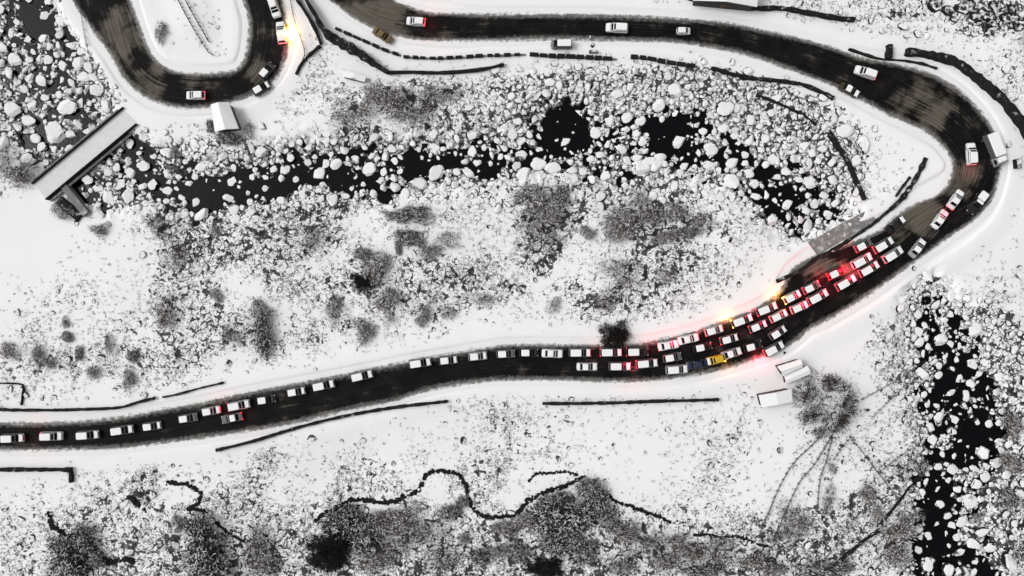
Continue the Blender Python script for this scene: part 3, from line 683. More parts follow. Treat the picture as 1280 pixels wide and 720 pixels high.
for c_, i in enumerate(order[:300]):
    x, y, r = PL[i]; o = bpy.data.objects.new('boulder', protos[c_ % 26]); COL.objects.link(o)
    o.location = (x, y, PZ[i]+r*.12); o.scale = (r, r, r*random.uniform(.75, 1)); o.rotation_euler = (0, 0, random.uniform(0, 6.28))
    px = x*6+640; py = 360-y*6; lab, grp = zone(px, py)
    sp_ = None
    for (a_, b_), l_ in SPECIAL.items():
        if i < len(BIG) and math.hypot(BIG[i][0]-a_, BIG[i][1]-b_) < .5 and sum(1 for q in BIG[:i] if not q[2]) == 0: sp_ = l_
    tag(o, sp_ or lab, 'boulder', grp)
mb = MB()
sx, sy, _ = P(803, 203, -1)
for k, (dx_, dy_, w_, h_, zz, a_) in enumerate([(-3.2,.5,2.6,1.0,-.1,-.3),(-1.2,.9,3.0,1.1,.1,-.2),(-.8,-.5,3.4,.9,-.15,-.25),(1.6,.2,3.0,1.5,.25,-.1),(3.6,.9,2.6,1.2,.2,.1),(1.8,-1.3,2.6,.8,-.2,-.2),(4.6,-.2,2.0,1.0,.0,.2)]):
    v_ = rocks(1, 3, (.5,.6))[0]; ca, sa = math.cos(a_), math.sin(a_); q_ = v_*np.array([w_*.62, h_*.85, .9])
    mb.add([(sx+dx_+ca*p_[0]-sa*p_[1], sy+dy_+sa*p_[0]+ca*p_[1], -1.0+zz+p_[2]) for p_ in q_], ICO[3][1].tolist())
tag(mb.build('rock_slab', M['boulder'], None, True), 'broad layered snowy rock slab lying below and between the two black pools', 'rock')
def stones(sel, mt, name, label):
    Vs = []; Fs = []; off = 0
    for sub, s in ((2, sel[PL[sel,2] >= .45]), (1, sel[PL[sel,2] < .45])):
        if len(s) == 0: continue
        R = rocks(len(s), sub)*PL[s,2][:,None,None]; R += np.stack([PL[s,0], PL[s,1], PZ[s]+PL[s,2]*.1], 1)[:,None,:]
        Fc = ICO[sub][1]; nv = len(ICO[sub][0])
        Vs.append(R.reshape(-1, 3)); Fs.append((Fc[None]+(np.arange(len(s))*nv)[:,None,None]).reshape(-1, 3)+off); off += len(s)*nv
    o = link(name, npmesh(name, np.concatenate(Vs), np.concatenate(Fs), False), M[mt]); tag(o, label, 'stones', kind='stuff')
rest = np.array([i for i in range(len(PL)) if i not in top])
stones(rest[KD[rest]], 'boulder', 'river_stones', 'countless smaller snow-capped stones filling the river beds')
stones(rest[~KD[rest]], 'fieldstone', 'field_stones', 'countless small stones poking through the snow on the slopes')
print('stones', len(PL))

mr_ = protos[:6]
for i_, (a_, b_, r_) in enumerate([(1172,4,2.2),(1186,12,1.6),(1205,10,1.9),(1222,20,1.5),(1236,18,2.2),(1250,6,1.8),(1262,22,2.0),(1274,30,1.8),(1270,10,1.5),(1214,2,1.4),(1240,30,1.2),(1196,22,1.0)]):
    x, y, _ = P(a_, b_, 1); me = npmesh('outcrop', rocks(1, 3)[0], ICO[3][1]); me.materials.append(M['outcrop']); o = link('rock_outcrop', me)
    o.location = (x, y, float(hz(x, y))+.3); o.scale = (r_, r_*.8, r_*.8); tag(o, 'black bare rock outcrop in the top right corner', 'rock', 'black outcrops in the top right corner')
for a_, b_, r_, l_ in [(737,47,.55,'upper of two dark stones on the verge beside the parked van'),(741,57,.45,'lower of two dark stones on the verge beside the parked van'),(863,65,.3,'single dark stone on the clean snow below the tiny white car'),
    (1121,284,.0,''),(1142,335,.55,'dark stone in the snow outside the bend, below the standing-apart car'),(981,441,.35,'small dark stone on the snow above the sheds'),(1260,181,.7,'dark stone on the bank right of the lorry'),(1110,245,.4,'')]:
    if not l_: continue
    x, y, _ = P(a_, b_, .2); me = npmesh('stone', rocks(1, 2)[0], ICO[2][1]); me.materials.append(M['outcrop']); o = link('stone', me)
    o.location = (x, y, float(hz(x, y))+r_*.3+.05); o.scale = (r_, r_, r_); tag(o, l_, 'stone')
x, y, _ = P(741.5, 65, .5); o = MB().box((0,0,.3), (1.7,.5,.8), 0, .05).build('concrete_block', M['outcrop']); o.location = (x, y, float(hz(x, y))); tag(o, 'dark low block lying level on the verge between van and parapet', 'block')
x, y, _ = P(1270, 205, .5); o = MB().box((0,0,.5), (1.0,1.9,1.3), .1, .08).build('concrete_block', M['outcrop']); o.location = (x, y, float(hz(x, y))); tag(o, 'dark upright block in the snow at the right edge', 'block')

# ------------------------------------------------------------------ dead stalks
n = 70000
X = RNG.uniform(-Wx, Wx, n); Y = RNG.uniform(-Hy, Hy, n)
s = cmap(spk, X, Y)*(.15+1.5*sst(.36, .70, fbm(X/7, Y/7, 91, 4))); v = cmap(dV, X, Y)
ok = (RNG.uniform(0, 1, n) < s*(1-.7*cmap(rocky, X, Y))) & (v > .5) & (bridge_near(X, Y) > 3); X = X[ok]; Y = Y[ok]; Z = hz(X, Y); n = len(X)
nb = 9
ang = RNG.uniform(0, 2*PI, (n, nb)); ln = RNG.uniform(.12, .48, (n, nb)); lean = RNG.uniform(.3, 1.0, (n, nb)); bs = RNG.normal(size=(n, nb, 2))*(.07+.2*RNG.uniform(0,1,(n,1,1))**3)
dx = np.cos(ang); dy = np.sin(ang); hwid = .024
base = np.stack([X[:,None]+bs[:,:,0], Y[:,None]+bs[:,:,1], np.repeat(Z[:,None]-.05, nb, 1)], -1)
tip = base+np.stack([dx*ln*lean, dy*ln*lean, ln*.8], -1); sd = np.stack([-dy*hwid, dx*hwid, np.zeros_like(dx)], -1)
V = np.stack([base-sd, base+sd, tip+sd*.4, tip-sd*.4], 2).reshape(-1, 3); F = np.arange(len(V)).reshape(-1, 4)
tag(link('dead_grass', npmesh('dead_grass', V, F), M['grass']), 'dry dark stalks of dead grass sticking out of the snow', 'grass', kind='stuff')

# ------------------------------------------------------------------ bare shrubs and trees
def prisms(segs):
    A = np.array([s_[0] for s_ in segs]); B = np.array([s_[1] for s_ in segs]); r0 = np.array([s_[2] for s_ in segs]); r1 = np.array([s_[3] for s_ in segs])
    d = B-A; d /= np.linalg.norm(d, axis=1)[:,None]+1e-9
    u = np.cross(d, np.where(np.abs(d[:,2:3]) > .9, np.array([[1.,0,0]]), np.array([[0,0,1.]]))); u /= np.linalg.norm(u, axis=1)[:,None]+1e-9; w = np.cross(d, u)
    V = []
    for c, r in ((A, r0), (B, r1)):
        for k in range(3): V.append(c+u*(r*math.cos(2*PI*k/3))[:,None]+w*(r*math.sin(2*PI*k/3))[:,None])
    V = np.stack(V, 1); nn = len(segs); o = (np.arange(nn)*6)[:,None]
    Fq = np.concatenate([o+np.array([[k, (k+1)%3, 3+(k+1)%3, 3+k]]) for k in range(3)])
    return V.reshape(-1, 3), Fq
def shrub_meshes(seed, ntw, twr, height=1.0, ring=0):
    """unit-radius bare crown: limbs, then twigs all through its volume"""
    r = random.Random(seed); limbs = []; tw = []
    nl = 9
    tips = []
    for k in range(nl):
        a = 2*PI*k/nl+r.uniform(-.3,.3); p = Vector((r.uniform(-.05,.05), r.uniform(-.05,.05), -.05)); d = Vector((math.cos(a)*r.uniform(.35,.8), math.sin(a)*r.uniform(.35,.8), r.uniform(.7,1.1)))
        for j in range(4):
            L = .24*r.uniform(.8,1.2); q = p+Vector((d.x*L, d.y*L, d.z*L*height)); limbs.append((p[:], q[:], (.012 if ring else .02)*(1-j*.2), (.012 if ring else .02)*(1-(j+1)*.2))); tips.append((q, d.copy())); p = q
            d += Vector((r.uniform(-.4,.4), r.uniform(-.4,.4), r.uniform(-.35,.2)))
    if ring:
        cl = []
        for k in range(150):
            a = r.uniform(0, 2*PI); rad = min(1.0, max(.1, r.gauss(.80+.09*math.sin(a*3+1)+.05*math.sin(a*7), .13)))
            if r.random() < .25: rad = r.random()**.5*.75
            cl.append((math.cos(a)*rad, math.sin(a)*rad, r.uniform(.3,1)*(1.15-rad*.6), r.uniform(.04,.10)))
    else:
        lobes = [(r.uniform(-.55,.55), r.uniform(-.55,.55), r.uniform(.25,.55)) for _ in range(16 if ntw > 2000 else 7)]
        cl = []
        for k in range(int(40+ntw/22)):
            lx, ly, lr = r.choice(lobes); a = r.uniform(0, 2*PI); rad = r.random()**.55*lr; x = lx+math.cos(a)*rad; y = ly+math.sin(a)*rad
            cl.append((x, y, max(.12, 1-(x*x+y*y)*.8)*r.uniform(.25, 1), r.uniform(.03, .11)))
    for (x, y, z, sg) in cl:                       # a branch up to each clump of twigs
        q = min(tips, key=lambda t_: (t_[0].x-x)**2+(t_[0].y-y)**2+.3*(t_[0].z-z*height)**2)[0]
        limbs.append((q[:], (x, y, z*height), .009, .006))
    wts = [r.random()**1.5+.15 for _ in cl]
    while len(tw) < ntw:
        cx_, cy_, cz_, sg = r.choices(cl, wts)[0]
        x = cx_+r.gauss(0, sg); y = cy_+r.gauss(0, sg); z = max(.03, cz_+r.gauss(0, sg))*height
        d = Vector((x-cx_+cx_*.1+r.gauss(0,.05), y-cy_+cy_*.1+r.gauss(0,.05), r.uniform(-.02,.10))).normalized(); L = r.uniform(.05,.15)
        tw.append(((x, y, z), (x+d.x*L, y+d.y*L, z+d.z*L*height), twr, twr*.5))
    return limbs, tw
SH = {}
for key, ntw, twr, mt, hgt in [('light', 700, .0098, 'twig', .8), ('mid', 1500, .0105, 'twig', .8), ('dark', 3600, .0108, 'darktwig', .8), ('black', 2900, .018, 'needle', .75), ('red', 900, .013, 'redtwig', .8), ('green', 950, .013, 'green', .8)]:
    SH[key] = []
    for v_ in range(4):
        l_, tw = shrub_meshes(hash_ := (len(SH)*10+v_*3), ntw, twr, hgt)
        a_ = npmesh('trunk', *prisms(l_)); a_.materials.append(M['bark']); nsn = int(len(tw)*(.0 if key == 'black' else .17))
        tw = [(tuple(np.array(t_[0])+(0,0,.03)), tuple(np.array(t_[1])+(0,0,.03)), t_[2]*1.4, t_[3]*1.6) for t_ in tw[:nsn]]+tw[nsn:]
        b_ = npmesh('crown', *prisms(tw)); b_.materials.append(M[mt]); b_.materials.append(M['carsnow'])
        mi = np.tile((np.arange(len(tw)) < nsn).astype(np.int32), 3); b_.polygons.foreach_set('material_index', mi)
        SH[key].append((a_, b_))
def shrub(px, py, rx, ry, key, label, group=None, name='bare_shrub', cat='shrub', z=None):
    hgt = (rx+ry)/2/6
    x, y, _ = P(px, py, hgt*.4); zz = float(hz(x, y))
    a_, b_ = SH[key][random.randrange(4)]
    o = empty(name, (x, y, max(zz, -1.3)-.05), 0); tag(o, label, cat, group)
    rot = random.choice((0, 1, 2, 3))
    for nm, me in (('trunk', a_), ('crown', b_)):
        c = bpy.data.objects.new(nm, me); COL.objects.link(c); c.parent = o
        sx, sy = (rx/6*1.25, ry/6*1.25); 
        c.scale = (sx, sy, hgt*1.0) if rot % 2 == 0 else (sy, sx, hgt*1.0); c.rotation_euler = (0, 0, rot*PI/2)
    return o
THICK = {
 'grey shrubs below the slanting wall at the top': ('gauzy grey bare shrub on the snow below the thick slanting wall', [(440,140,28,17,'light'),(492,130,24,22,'mid'),(470,122,18,14,'mid'),(562,118,14,11,'light'),(540,118,16,12,'light'),(520,140,20,14,'light')]),
 'shrubs left of centre under the river': ('bare shrub in the cluster between the river and the black round bush', [(515,268,21,11,'dark'),(486,269,13,8,'mid'),(512,297,18,10,'dark'),(533,315,15,13,'mid'),(497,311,5,9,'dark'),(455,317,14,8,'dark'),(468,335,17,20,'mid'),(487,374,18,14,'mid'),(395,300,13,13,'light'),(560,300,16,12,'light')]),
 'brushwood under the largest pool': ('bare shrub in the brushwood below the largest black pool', [(668,245,25,19,'mid'),(702,244,12,11,'dark'),(692,267,15,15,'mid'),(663,275,22,16,'light'),(735,292,10,10,'mid'),(680,300,22,15,'light')]),
 'brushwood under the second pool': ('bare shrub in the brushwood between second black pool and snow field', [(778,272,22,17,'mid'),(812,268,20,15,'mid'),(858,290,18,8,'dark'),(846,262,20,13,'mid'),(832,297,18,8,'mid'),(775,292,20,15,'mid'),(780,342,28,18,'light'),(832,345,16,10,'light'),(800,252,16,12,'light'),(880,275,14,14,'light')]),
 'dark shrubs on the left slope': ('small dark bare shrub on the snow slope above the left part of the lower road', [(45,446,10,13,'mid'),(165,444,8,9,'dark'),(160,476,9,15,'mid'),(134,438,5,20,'light'),(83,421,8,7,'dark'),(80,402,6,8,'mid'),(115,467,11,9,'mid'),(270,368,8,10,'mid'),(97,442,5,8,'dark'),(60,455,12,8,'mid'),(290,415,12,12,'light')]),
 'grey shrubs above the middle of the lower road': ('grey bare shrub on the snow slope above the middle of the lower road', [(415,384,11,15,'mid'),(452,415,13,19,'mid'),(530,384,14,14,'light'),(487,400,10,9,'light'),(526,400,10,9,'mid'),(690,381,10,11,'light'),(560,392,11,9,'light'),(600,375,14,10,'light'),(755,375,20,12,'light')]),
 'thicket at the bottom left': ('dark bare shrub in the thicket at the bottom left', [(85,698,24,26,'dark'),(108,676,14,20,'dark'),(122,697,14,12,'dark')]),
 'thicket left of bottom centre': ('dark bare shrub in the upright thicket left of bottom centre', [(254,680,22,34,'dark'),(262,705,28,22,'dark'),(224,656,9,12,'mid'),(322,686,18,26,'mid'),(330,708,18,16,'mid')]),
 'black thicket under the ledge': ('black bare shrub in the thicket below left end of the winding ledge', [(408,690,24,24,'black'),(424,655,20,22,'dark'),(420,675,16,20,'black'),(456,668,20,24,'dark'),(440,640,14,10,'dark'),(470,700,24,20,'mid'),(478,655,20,16,'mid')]),
 'grey brush right of the black thicket': ('gauzy grey bare shrub between the black thicket and the ledge hump', [(500,645,26,16,'mid'),(505,680,26,22,'light'),(535,665,20,20,'light'),(548,700,24,16,'light')]),
 'small shrubs under the ledge hump': ('small dark bare shrub under the hump of the winding ledge', [(562,640,15,12,'dark'),(578,630,9,8,'dark'),(598,696,17,11,'dark'),(624,688,15,11,'mid'),(580,672,8,10,'mid'),(630,660,16,12,'mid')]),
 'big thicket at the bottom centre': ('dark bare shrub in the big thicket at the bottom right of centre', [(690,645,25,24,'dark'),(722,645,24,22,'dark'),(748,625,12,22,'dark'),(735,610,14,12,'dark'),(692,680,20,16,'dark'),(712,672,18,12,'dark'),(660,652,18,14,'mid'),(650,690,14,12,'dark'),(682,710,20,12,'black'),(732,690,14,15,'dark'),(700,625,20,10,'mid'),(760,650,12,16,'dark')]),
 'grey brush along the bottom edge': ('gauzy grey bare shrub along the bottom edge right of the big thicket', [(782,668,20,14,'mid'),(806,682,18,14,'light'),(838,676,20,12,'light'),(830,702,16,14,'mid'),(882,714,24,10,'dark'),(898,690,24,20,'light'),(940,702,24,16,'mid'),(776,705,24,14,'light'),(860,690,20,14,'mid'),(960,712,20,12,'mid')]),
 'brush at the foot of the path': ('thin grey bare shrub around the foot of the stepped path', [(1005,660,14,14,'light'),(975,672,16,17,'light'),(1036,625,8,20,'light'),(1040,582,6,11,'light'),(1032,710,30,11,'dark'),(990,640,18,18,'light')]),
 'brush by the lower right river': ('grey bare shrub on the left bank of the lower right-hand river', [(1083,616,10,14,'mid'),(1095,640,11,12,'mid'),(1118,664,24,20,'mid'),(1126,692,20,18,'mid'),(1142,650,16,12,'light'),(1150,585,12,14,'light')]),
 'brush at the lower right edge': ('greenish grey bare shrub near the right edge beyond the river', [(1266,582,14,14,'mid'),(1258,628,16,14,'green'),(1230,647,12,7,'mid'),(1276,682,12,18,'green'),(1270,535,12,20,'mid')]),
 'shrubs beside the house': ('dark bare shrub touching the small house under the hairpin', [(264,158,6,8,'dark'),(284,174,18,8,'dark'),(312,164,8,12,'light')]),
 'brush at the left end of the bridge': ('grey bare shrub at the left edge above the bridge end', [(20,214,22,16,'mid'),(4,198,14,18,'light'),(35,200,14,10,'light')]),
 'shrubs on the bank past the bridge': ('small grey bare shrub on the river bank right of the bridge', [(212,211,8,6,'dark'),(214,188,9,9,'mid'),(200,285,18,14,'light'),(215,320,16,16,'light'),(122,285,14,9,'mid'),(75,265,14,12,'mid'),(270,290,8,8,'mid')]),
}
for g_, (lab, L_) in THICK.items():
    for a_ in L_: shrub(*a_, lab, g_)
shrub(200,41,7,13,'mid','small scrubby dark shrub on the hairpin island')
shrub(203,398,13,22,'red','reddish brown bare shrub, tallest patch on the left slope')
shrub(326,395,13,20,'mid','upper of two tall dark shrubs on the slope above the lower road')
shrub(328,420,13,24,'dark','lower of two tall dark shrubs on the slope above the lower road')
shrub(10,440,13,13,'red','ochre bare shrub at the left edge of the slope')
shrub(454,354,14,12,'black','small round black bush standing alone on the slope left of centre',None,'round_bush','bush')
shrub(767,418,17,18,'black','large dark brown bush at the edge of the lower road',None,'round_bush','bush')
# the big round tree by the sheds
l_, tw = shrub_meshes(99, 2300, .0085, .9, ring=1)
x, y, _ = P(1034,507, 3.0); tr = empty('bare_tree', (x, y, float(hz(x, y))-.05)); tag(tr, 'large round bare tree with a snowy middle beside the sheds', 'tree')
a_ = npmesh('trunk', *prisms(l_)); a_.materials.append(M['bark']); b_ = npmesh('crown', *prisms(tw)); b_.materials.append(M['darktwig'])
for nm, me in (('trunk', a_), ('crown', b_)):
    c = link(nm, me, None, tr); c.scale = (6.1, 6.4, 5.0)

# ------------------------------------------------------------------ vehicles
def ring8(x, h, zb, zt, e=.12):
    return [(x, -h*.9, zb), (x, -h, zb+e), (x, -h, zt-e*1.2), (x, -h*.95, zt-e*.3), (x, -h*.82, zt), (x, h*.82, zt), (x, h*.95, zt-e*.3), (x, h, zt-e*1.2), (x, h, zb+e), (x, h*.9, zb)]
def rect8(x0, x1, h, z, c):
    return [(x0+c,-h,z),(x1-c,-h,z),(x1,-h+c,z),(x1,h-c,z),(x1-c,h,z),(x0+c,h,z),(x0,h-c,z),(x0,-h+c,z)]
def panel(a, b_, c_, d_, out, th=.02):
    o = Vector(out).normalized(); q = [Vector(v)+o*.012 for v in (a, b_, c_, d_)]; q2 = [v-o*th for v in q]
    mb = MB(); mb.loft([[v[:] for v in q2], [v[:] for v in q]]); return mb
def slab(x0, x1, h, z, th, c=.15):
    mb = MB(); mb.loft([rect8(x0, x1, h, z-.01, c), rect8(x0+.01, x1-.01, h-.01, z+th*.6, c), rect8(x0+.06, x1-.06, h-.06, z+th, c)]); return mb
def wheel(par, x, y, r, w=.22):
    tw_ = MB(); n = 16; s = 1 if y > 0 else -1
    rings = []
    for yy, rr in ((-w/2, r*.62), (-w/2, r*.93), (-w/3, r), (w/3, r), (w/2, r*.93), (w/2, r*.62)):
        rings.append([(x+rr*math.cos(2*PI*k/n), y+yy, r+rr*math.sin(2*PI*k/n)) for k in range(n)])
    wo = tw_.loft(rings, True).build('wheel', M['tyre'], par, True)
    rm = MB(); rm.loft([[(x+rr*math.cos(2*PI*k/n), y+s*yy, r+rr*math.sin(2*PI*k/n)) for k in range(n)] for yy, rr in ((w/2-.05, r*.6), (w/2+.012, r*.58), (w/2+.02, r*.2))])
    rm.build('rim', M['rim'], wo, True)
def make_car(name, L, Wd, H_, hood, belt, g0, g1, t0, t1, wb, trunk=None):
    """L length, greenhouse base g0..g1, roof t0..t1 (x, front +)"""
    root = empty(name); h = Wd/2; z0 = .28; xr, xf = -L/2, L/2
    tz = belt if trunk is None else trunk
    rings = [ring8(xr, h*.84, z0+.18, tz-.16), ring8(xr+.06, h*.93, z0+.08, tz-.04), ring8(xr+.35, h*.985, z0+.03, tz), ring8(g0-.05 if g0-.05 > xr+.4 else xr+.42, h, z0, tz if trunk else belt), ring8(-.4, h, z0, belt), ring8(.5, h, z0, belt), ring8(g1-.02, h*.99, z0, belt-.02),
             ring8((g1+xf)/2, h*.975, z0+.02, hood), ring8(xf-.3, h*.93, z0+.04, hood-.07), ring8(xf-.07, h*.83, z0+.08, hood-.16), ring8(xf, h*.70, z0+.16, hood-.28)]
    bd = MB(); bd.loft(rings)
    b0 = h*.93; bt = h*.74
    bd.loft([rect8(g0, g1, b0, belt-.06, .10), rect8(g0*.55+t0*.45, g1*.55+t1*.45, b0*.5+bt*.5+.03, belt*.55+H_*.45, .12), rect8(t0, t1, bt, H_-.06, .14), rect8(t0+.10, t1-.10, bt-.10, H_, .14)])
    bo = bd.build('body', PAINT['white'], root, False)
    # glass
    zt = H_-.09; zb = belt+.03
    fr = (zt-belt)/(H_-.06-belt); gx = lambda a, b_, z: a+(b_-a)*min(1, max(0, (z-belt+.06)/(H_-belt)))
    def side(sy):
        y0 = b0*sy; y1 = bt*sy
        return [(g0+.25, y0*.995, zb), (g1-.32, y0*.995, zb), (t1-.08, (y1*.97+y0*.03), zt), (t0+.15, (y1*.97+y0*.03), zt)]
    for sy in (1, -1): panel(*side(sy), (0, sy, .35)).build('side_window', M['glass'], root)
    panel((g1-.02, -b0*.86, zb), (g1-.02, b0*.86, zb), (t1+.02, bt*.86, zt+.015), (t1+.02, -bt*.86, zt+.015), ((H_-belt), 0, (g1-t1)), .03).build('windscreen', M['glass'], root)
    panel((g0+.02, b0*.84, zb+.05), (g0+.02, -b0*.84, zb+.05), (t0-.02, -bt*.84, zt), (t0-.02, bt*.84, zt), (-(H_-belt), 0, max(.05, (t0-g0))), .03).build('rear_window', M['glass'], root)
    slab(t0+.02, t1-.06, bt+.03, H_-.02, .11).build('roof_snow', M['carsnow'], root)
    hx0 = g1+.14; hx1 = xf-.22
    hs_ = MB(); hs_.loft([[(hx0,-h*.80,belt-.03),(hx1,-h*.72,hood-.06),(hx1,h*.72,hood-.06),(hx0,h*.80,belt-.03)], [(hx0,-h*.80,belt+.04),(hx1,-h*.72,hood+.03),(hx1,h*.72,hood+.03),(hx0,h*.80,belt+.04)], [(hx0+.06,-h*.72,belt+.07),(hx1-.08,-h*.64,hood+.06),(hx1-.08,h*.64,hood+.06),(hx0+.06,h*.72,belt+.07)]])
    hs_.build('bonnet_snow', M['carsnow'], root)
    if trunk: slab(xr+.12, g0+.02, h*.8, trunk+.005, .07).build('boot_snow', M['carsnow'], root)
    for sy in (1, -1):
        MB().box((xf-.16, sy*h*.70, hood-.22), (.22, .34, .16), 0, .03).build('headlight', M['lampclear'], root)
        MB().box((xr+.05, sy*h*.80, tz-.16), (.10, .24, .28), 0, .02).build('tail_light', M['lampred'], root)
        MB().box((g1-.28, sy*(h+.09), belt+.06), (.14, .20, .14), 0, .03).build('mirror', M['trim'], root)
    MB().box((xf-.02, 0, z0+.22), (.10, Wd*.72, .16), 0, .02).build('bumper', M['trim'], root)
    MB().box((xr+.01, 0, z0+.22), (.10, Wd*.80, .16), 0, .02).build('bumper', M['trim'], root)
    for sx in (wb/2, -wb/2):
        for sy in (1, -1): wheel(root, sx, sy*(h-.10), .34)
    root['L'] = L
    return root
def make_lorry(name, L, Wd, cabL, Hc, Hb, snow=True):
    root = empty(name); h = Wd/2; xr, xf = -L/2, L/2; xc = xf-cabL
    bd = MB(); bd.loft([ring8(xc, h*.94, .5, Hc-.05), ring8(xc+.2, h*.96, .45, Hc), ring8(xf-.45, h*.95, .45, Hc-.04), ring8(xf-.18, h*.93, .45, 1.35), ring8(xf, h*.88, .5, 1.2)])
    bd.build('body', PAINT['silver'], root)
    MB().box(((xr+xc)/2, 0, .72), (L-cabL-.1, Wd*.45, .25), 0, .03).build('chassis', M['trim'], root)
    MB().box(((xr+xc)/2-.05, 0, (.9+Hb)/2), (L-cabL-.15, Wd, Hb-.9), 0, .05).build('cargo_box', PAINT['grey'], root)
    slab(xr+.05, xc-.15, h-.03, Hb, .12).build('cargo_snow', M['carsnow'], root)
    slab(xc+.12, xf-.62, h*.78, Hc, .09).build('roof_snow', M['carsnow'], root)
    panel((xf-.17, -h*.78, 1.38), (xf-.17, h*.78, 1.38), (xf-.44, h*.72, Hc-.12), (xf-.44, -h*.72, Hc-.12), (.9, 0, .35), .03).build('windscreen', M['glass'], root)
    for sy in (1, -1):
        panel((xc+.3, sy*h*.96, 1.3), (xf-.4, sy*h*.955, 1.3), (xf-.55, sy*h*.94, Hc-.2), (xc+.3, sy*h*.95, Hc-.2), (0, sy, .1)).build('side_window', M['glass'], root)
        MB().box((xf-.03, sy*h*.65, .85), (.12, .3, .18), 0, .03).build('headlight', M['lampclear'], root)
        MB().box((xr-.02, sy*h*.8, .85), (.1, .2, .2), 0, .02).build('tail_light', M['lampred'], root)
        MB().box((xf-.25, sy*(h+.16), 1.6), (.1, .22, .3), 0, .02).build('mirror', M['trim'], root)
    for sx in (xf-cabL*.55, xr+.9):
        for sy in (1, -1): wheel(root, sx, sy*(h-.16), .4, .28)
    root['L'] = L
    return root
def make_pickup(name, L, Wd):
    root = make_car(name, L, Wd, 1.78, 1.0, 1.05, -.55, 1.05, -.35, .30, 3.1)
    h = Wd/2
    MB().box((-L/2+.95, 0, 1.18), (1.75, Wd*.93, .34), 0, .03).build('load_bed', PAINT['black'], root)
    slab(-L/2+.12, -.62, h*.86, 1.35, .16).build('bed_snow', M['carsnow'], root)
    return root
def children(o): return [c for c in ALLC.get(o.name, [])]
def tree_of(o): return [c for c in bpy.data.objects if c.parent == o]
PROTO = {}
def snapshot(o):
    return [(c, [g for g in bpy.data.objects if g.parent == c]) for c in bpy.data.objects if c.parent == o]
for k_, fn in dict(
    suv=lambda: make_car('car', 4.6, 1.86, 1.74, 1.02, 1.06, -2.2, 1.22, -2.0, .30, 2.7),
    hatch=lambda: make_car('car', 3.9, 1.72, 1.55, .95, .98, -1.85, 1.05, -1.55, .18, 2.4),
    sedan=lambda: make_car('car', 4.4, 1.74, 1.48, .94, .97, -1.45, 1.10, -.95, .25, 2.55, .98),
    van=lambda: make_car('van', 4.3, 1.78, 1.95, 1.05, 1.12, -2.08, 1.55, -1.95, .95, 2.5),
    micro=lambda: make_car('car', 2.9, 1.4, 1.5, .92, .96, -1.38, .85, -1.25, .35, 1.9),
    pickup=lambda: make_pickup('pickup', 5.3, 1.95),
    lorry=lambda: make_lorry('lorry', 6.9, 2.35, 1.75, 2.3, 2.5)).items():
    o = fn(); PROTO[k_] = [o, snapshot(o), False]
def glow(par, x, y, z, col, power, name, rad=.25):
    l = bpy.data.lights.new(name, 'POINT'); l.energy = power; l.color = col; l.shadow_soft_size = rad
    lo = bpy.data.objects.new(name, l); COL.objects.link(lo); lo.parent = par; lo.location = (x, y, z)
RED = (1, .022, .06)
def car(px, py, ang, kind, paint, label, group, snow='rb', brake=0, hazard=0, scale=1.0, name=None, cat=None, z=.05):
    src, snap, used = PROTO[kind]
    if not used: root = src; kids = snap; PROTO[kind][2] = True; PROTO[kind][1] = snap
    else:
        root = src.copy(); COL.objects.link(root); kids = []
        for c, gs in snap:
            cc = c.copy(); COL.objects.link(cc); cc.parent = root; cg = []
            for g_ in gs:
                gg = g_.copy(); COL.objects.link(gg); gg.parent = cc; cg.append(gg)
            kids.append((cc, cg))
    root.name = name or {'van':'van','pickup':'pickup','lorry':'lorry'}.get(kind, 'car')
    x, y, _ = P(px, py, 1.2); root.location = (x, y, z); root.rotation_euler = (0, 0, math.radians(ang)); root.scale = (scale,)*3
    for key in ('label', 'category', 'group'):
        if key in root: del root[key]
    tag(root, label, cat or {'van':'van','pickup':'pickup','lorry':'lorry'}.get(kind, 'car'), group)
    todel = []
    for c, gs in kids:
        b_ = c.name.split('.')[0]
        if b_ == 'body' or b_ == 'load_bed':
            sl_ = c.material_slots[0]; sl_.link = 'OBJECT'; sl_.material = PAINT[paint]
        if b_ == 'cargo_box': sl_ = c.material_slots[0]; sl_.link = 'OBJECT'; sl_.material = PAINT['grey']
        if b_ == 'tail_light':
            sl_ = c.material_slots[0]; sl_.link = 'OBJECT'; sl_.material = M['amberlit'] if hazard else (M['redlit'] if brake else M['lampred'])
        if (b_ == 'bonnet_snow' and 'b' not in snow) or (b_ == 'roof_snow' and 'r' not in snow) or (b_ == 'boot_snow' and 't' not in snow): todel.append(c)
    L = src['L']
    if brake: glow(root, -L/2-1.1, 0, 1.35, RED, (300 if px > 800 and py > 250 else 60)*brake, 'brake_lamp')
    if hazard: glow(root, -L/2-.3, 1.25, .9, (1, .42, .08), 230*hazard, 'indicator_lamp')
    return todel
DEL = []
LQ = 'cars queuing on the lower road'; JQ = 'cars jammed on the right-hand bend'; UQ = 'cars on the upper road'; HQ = 'cars on the hairpin road'
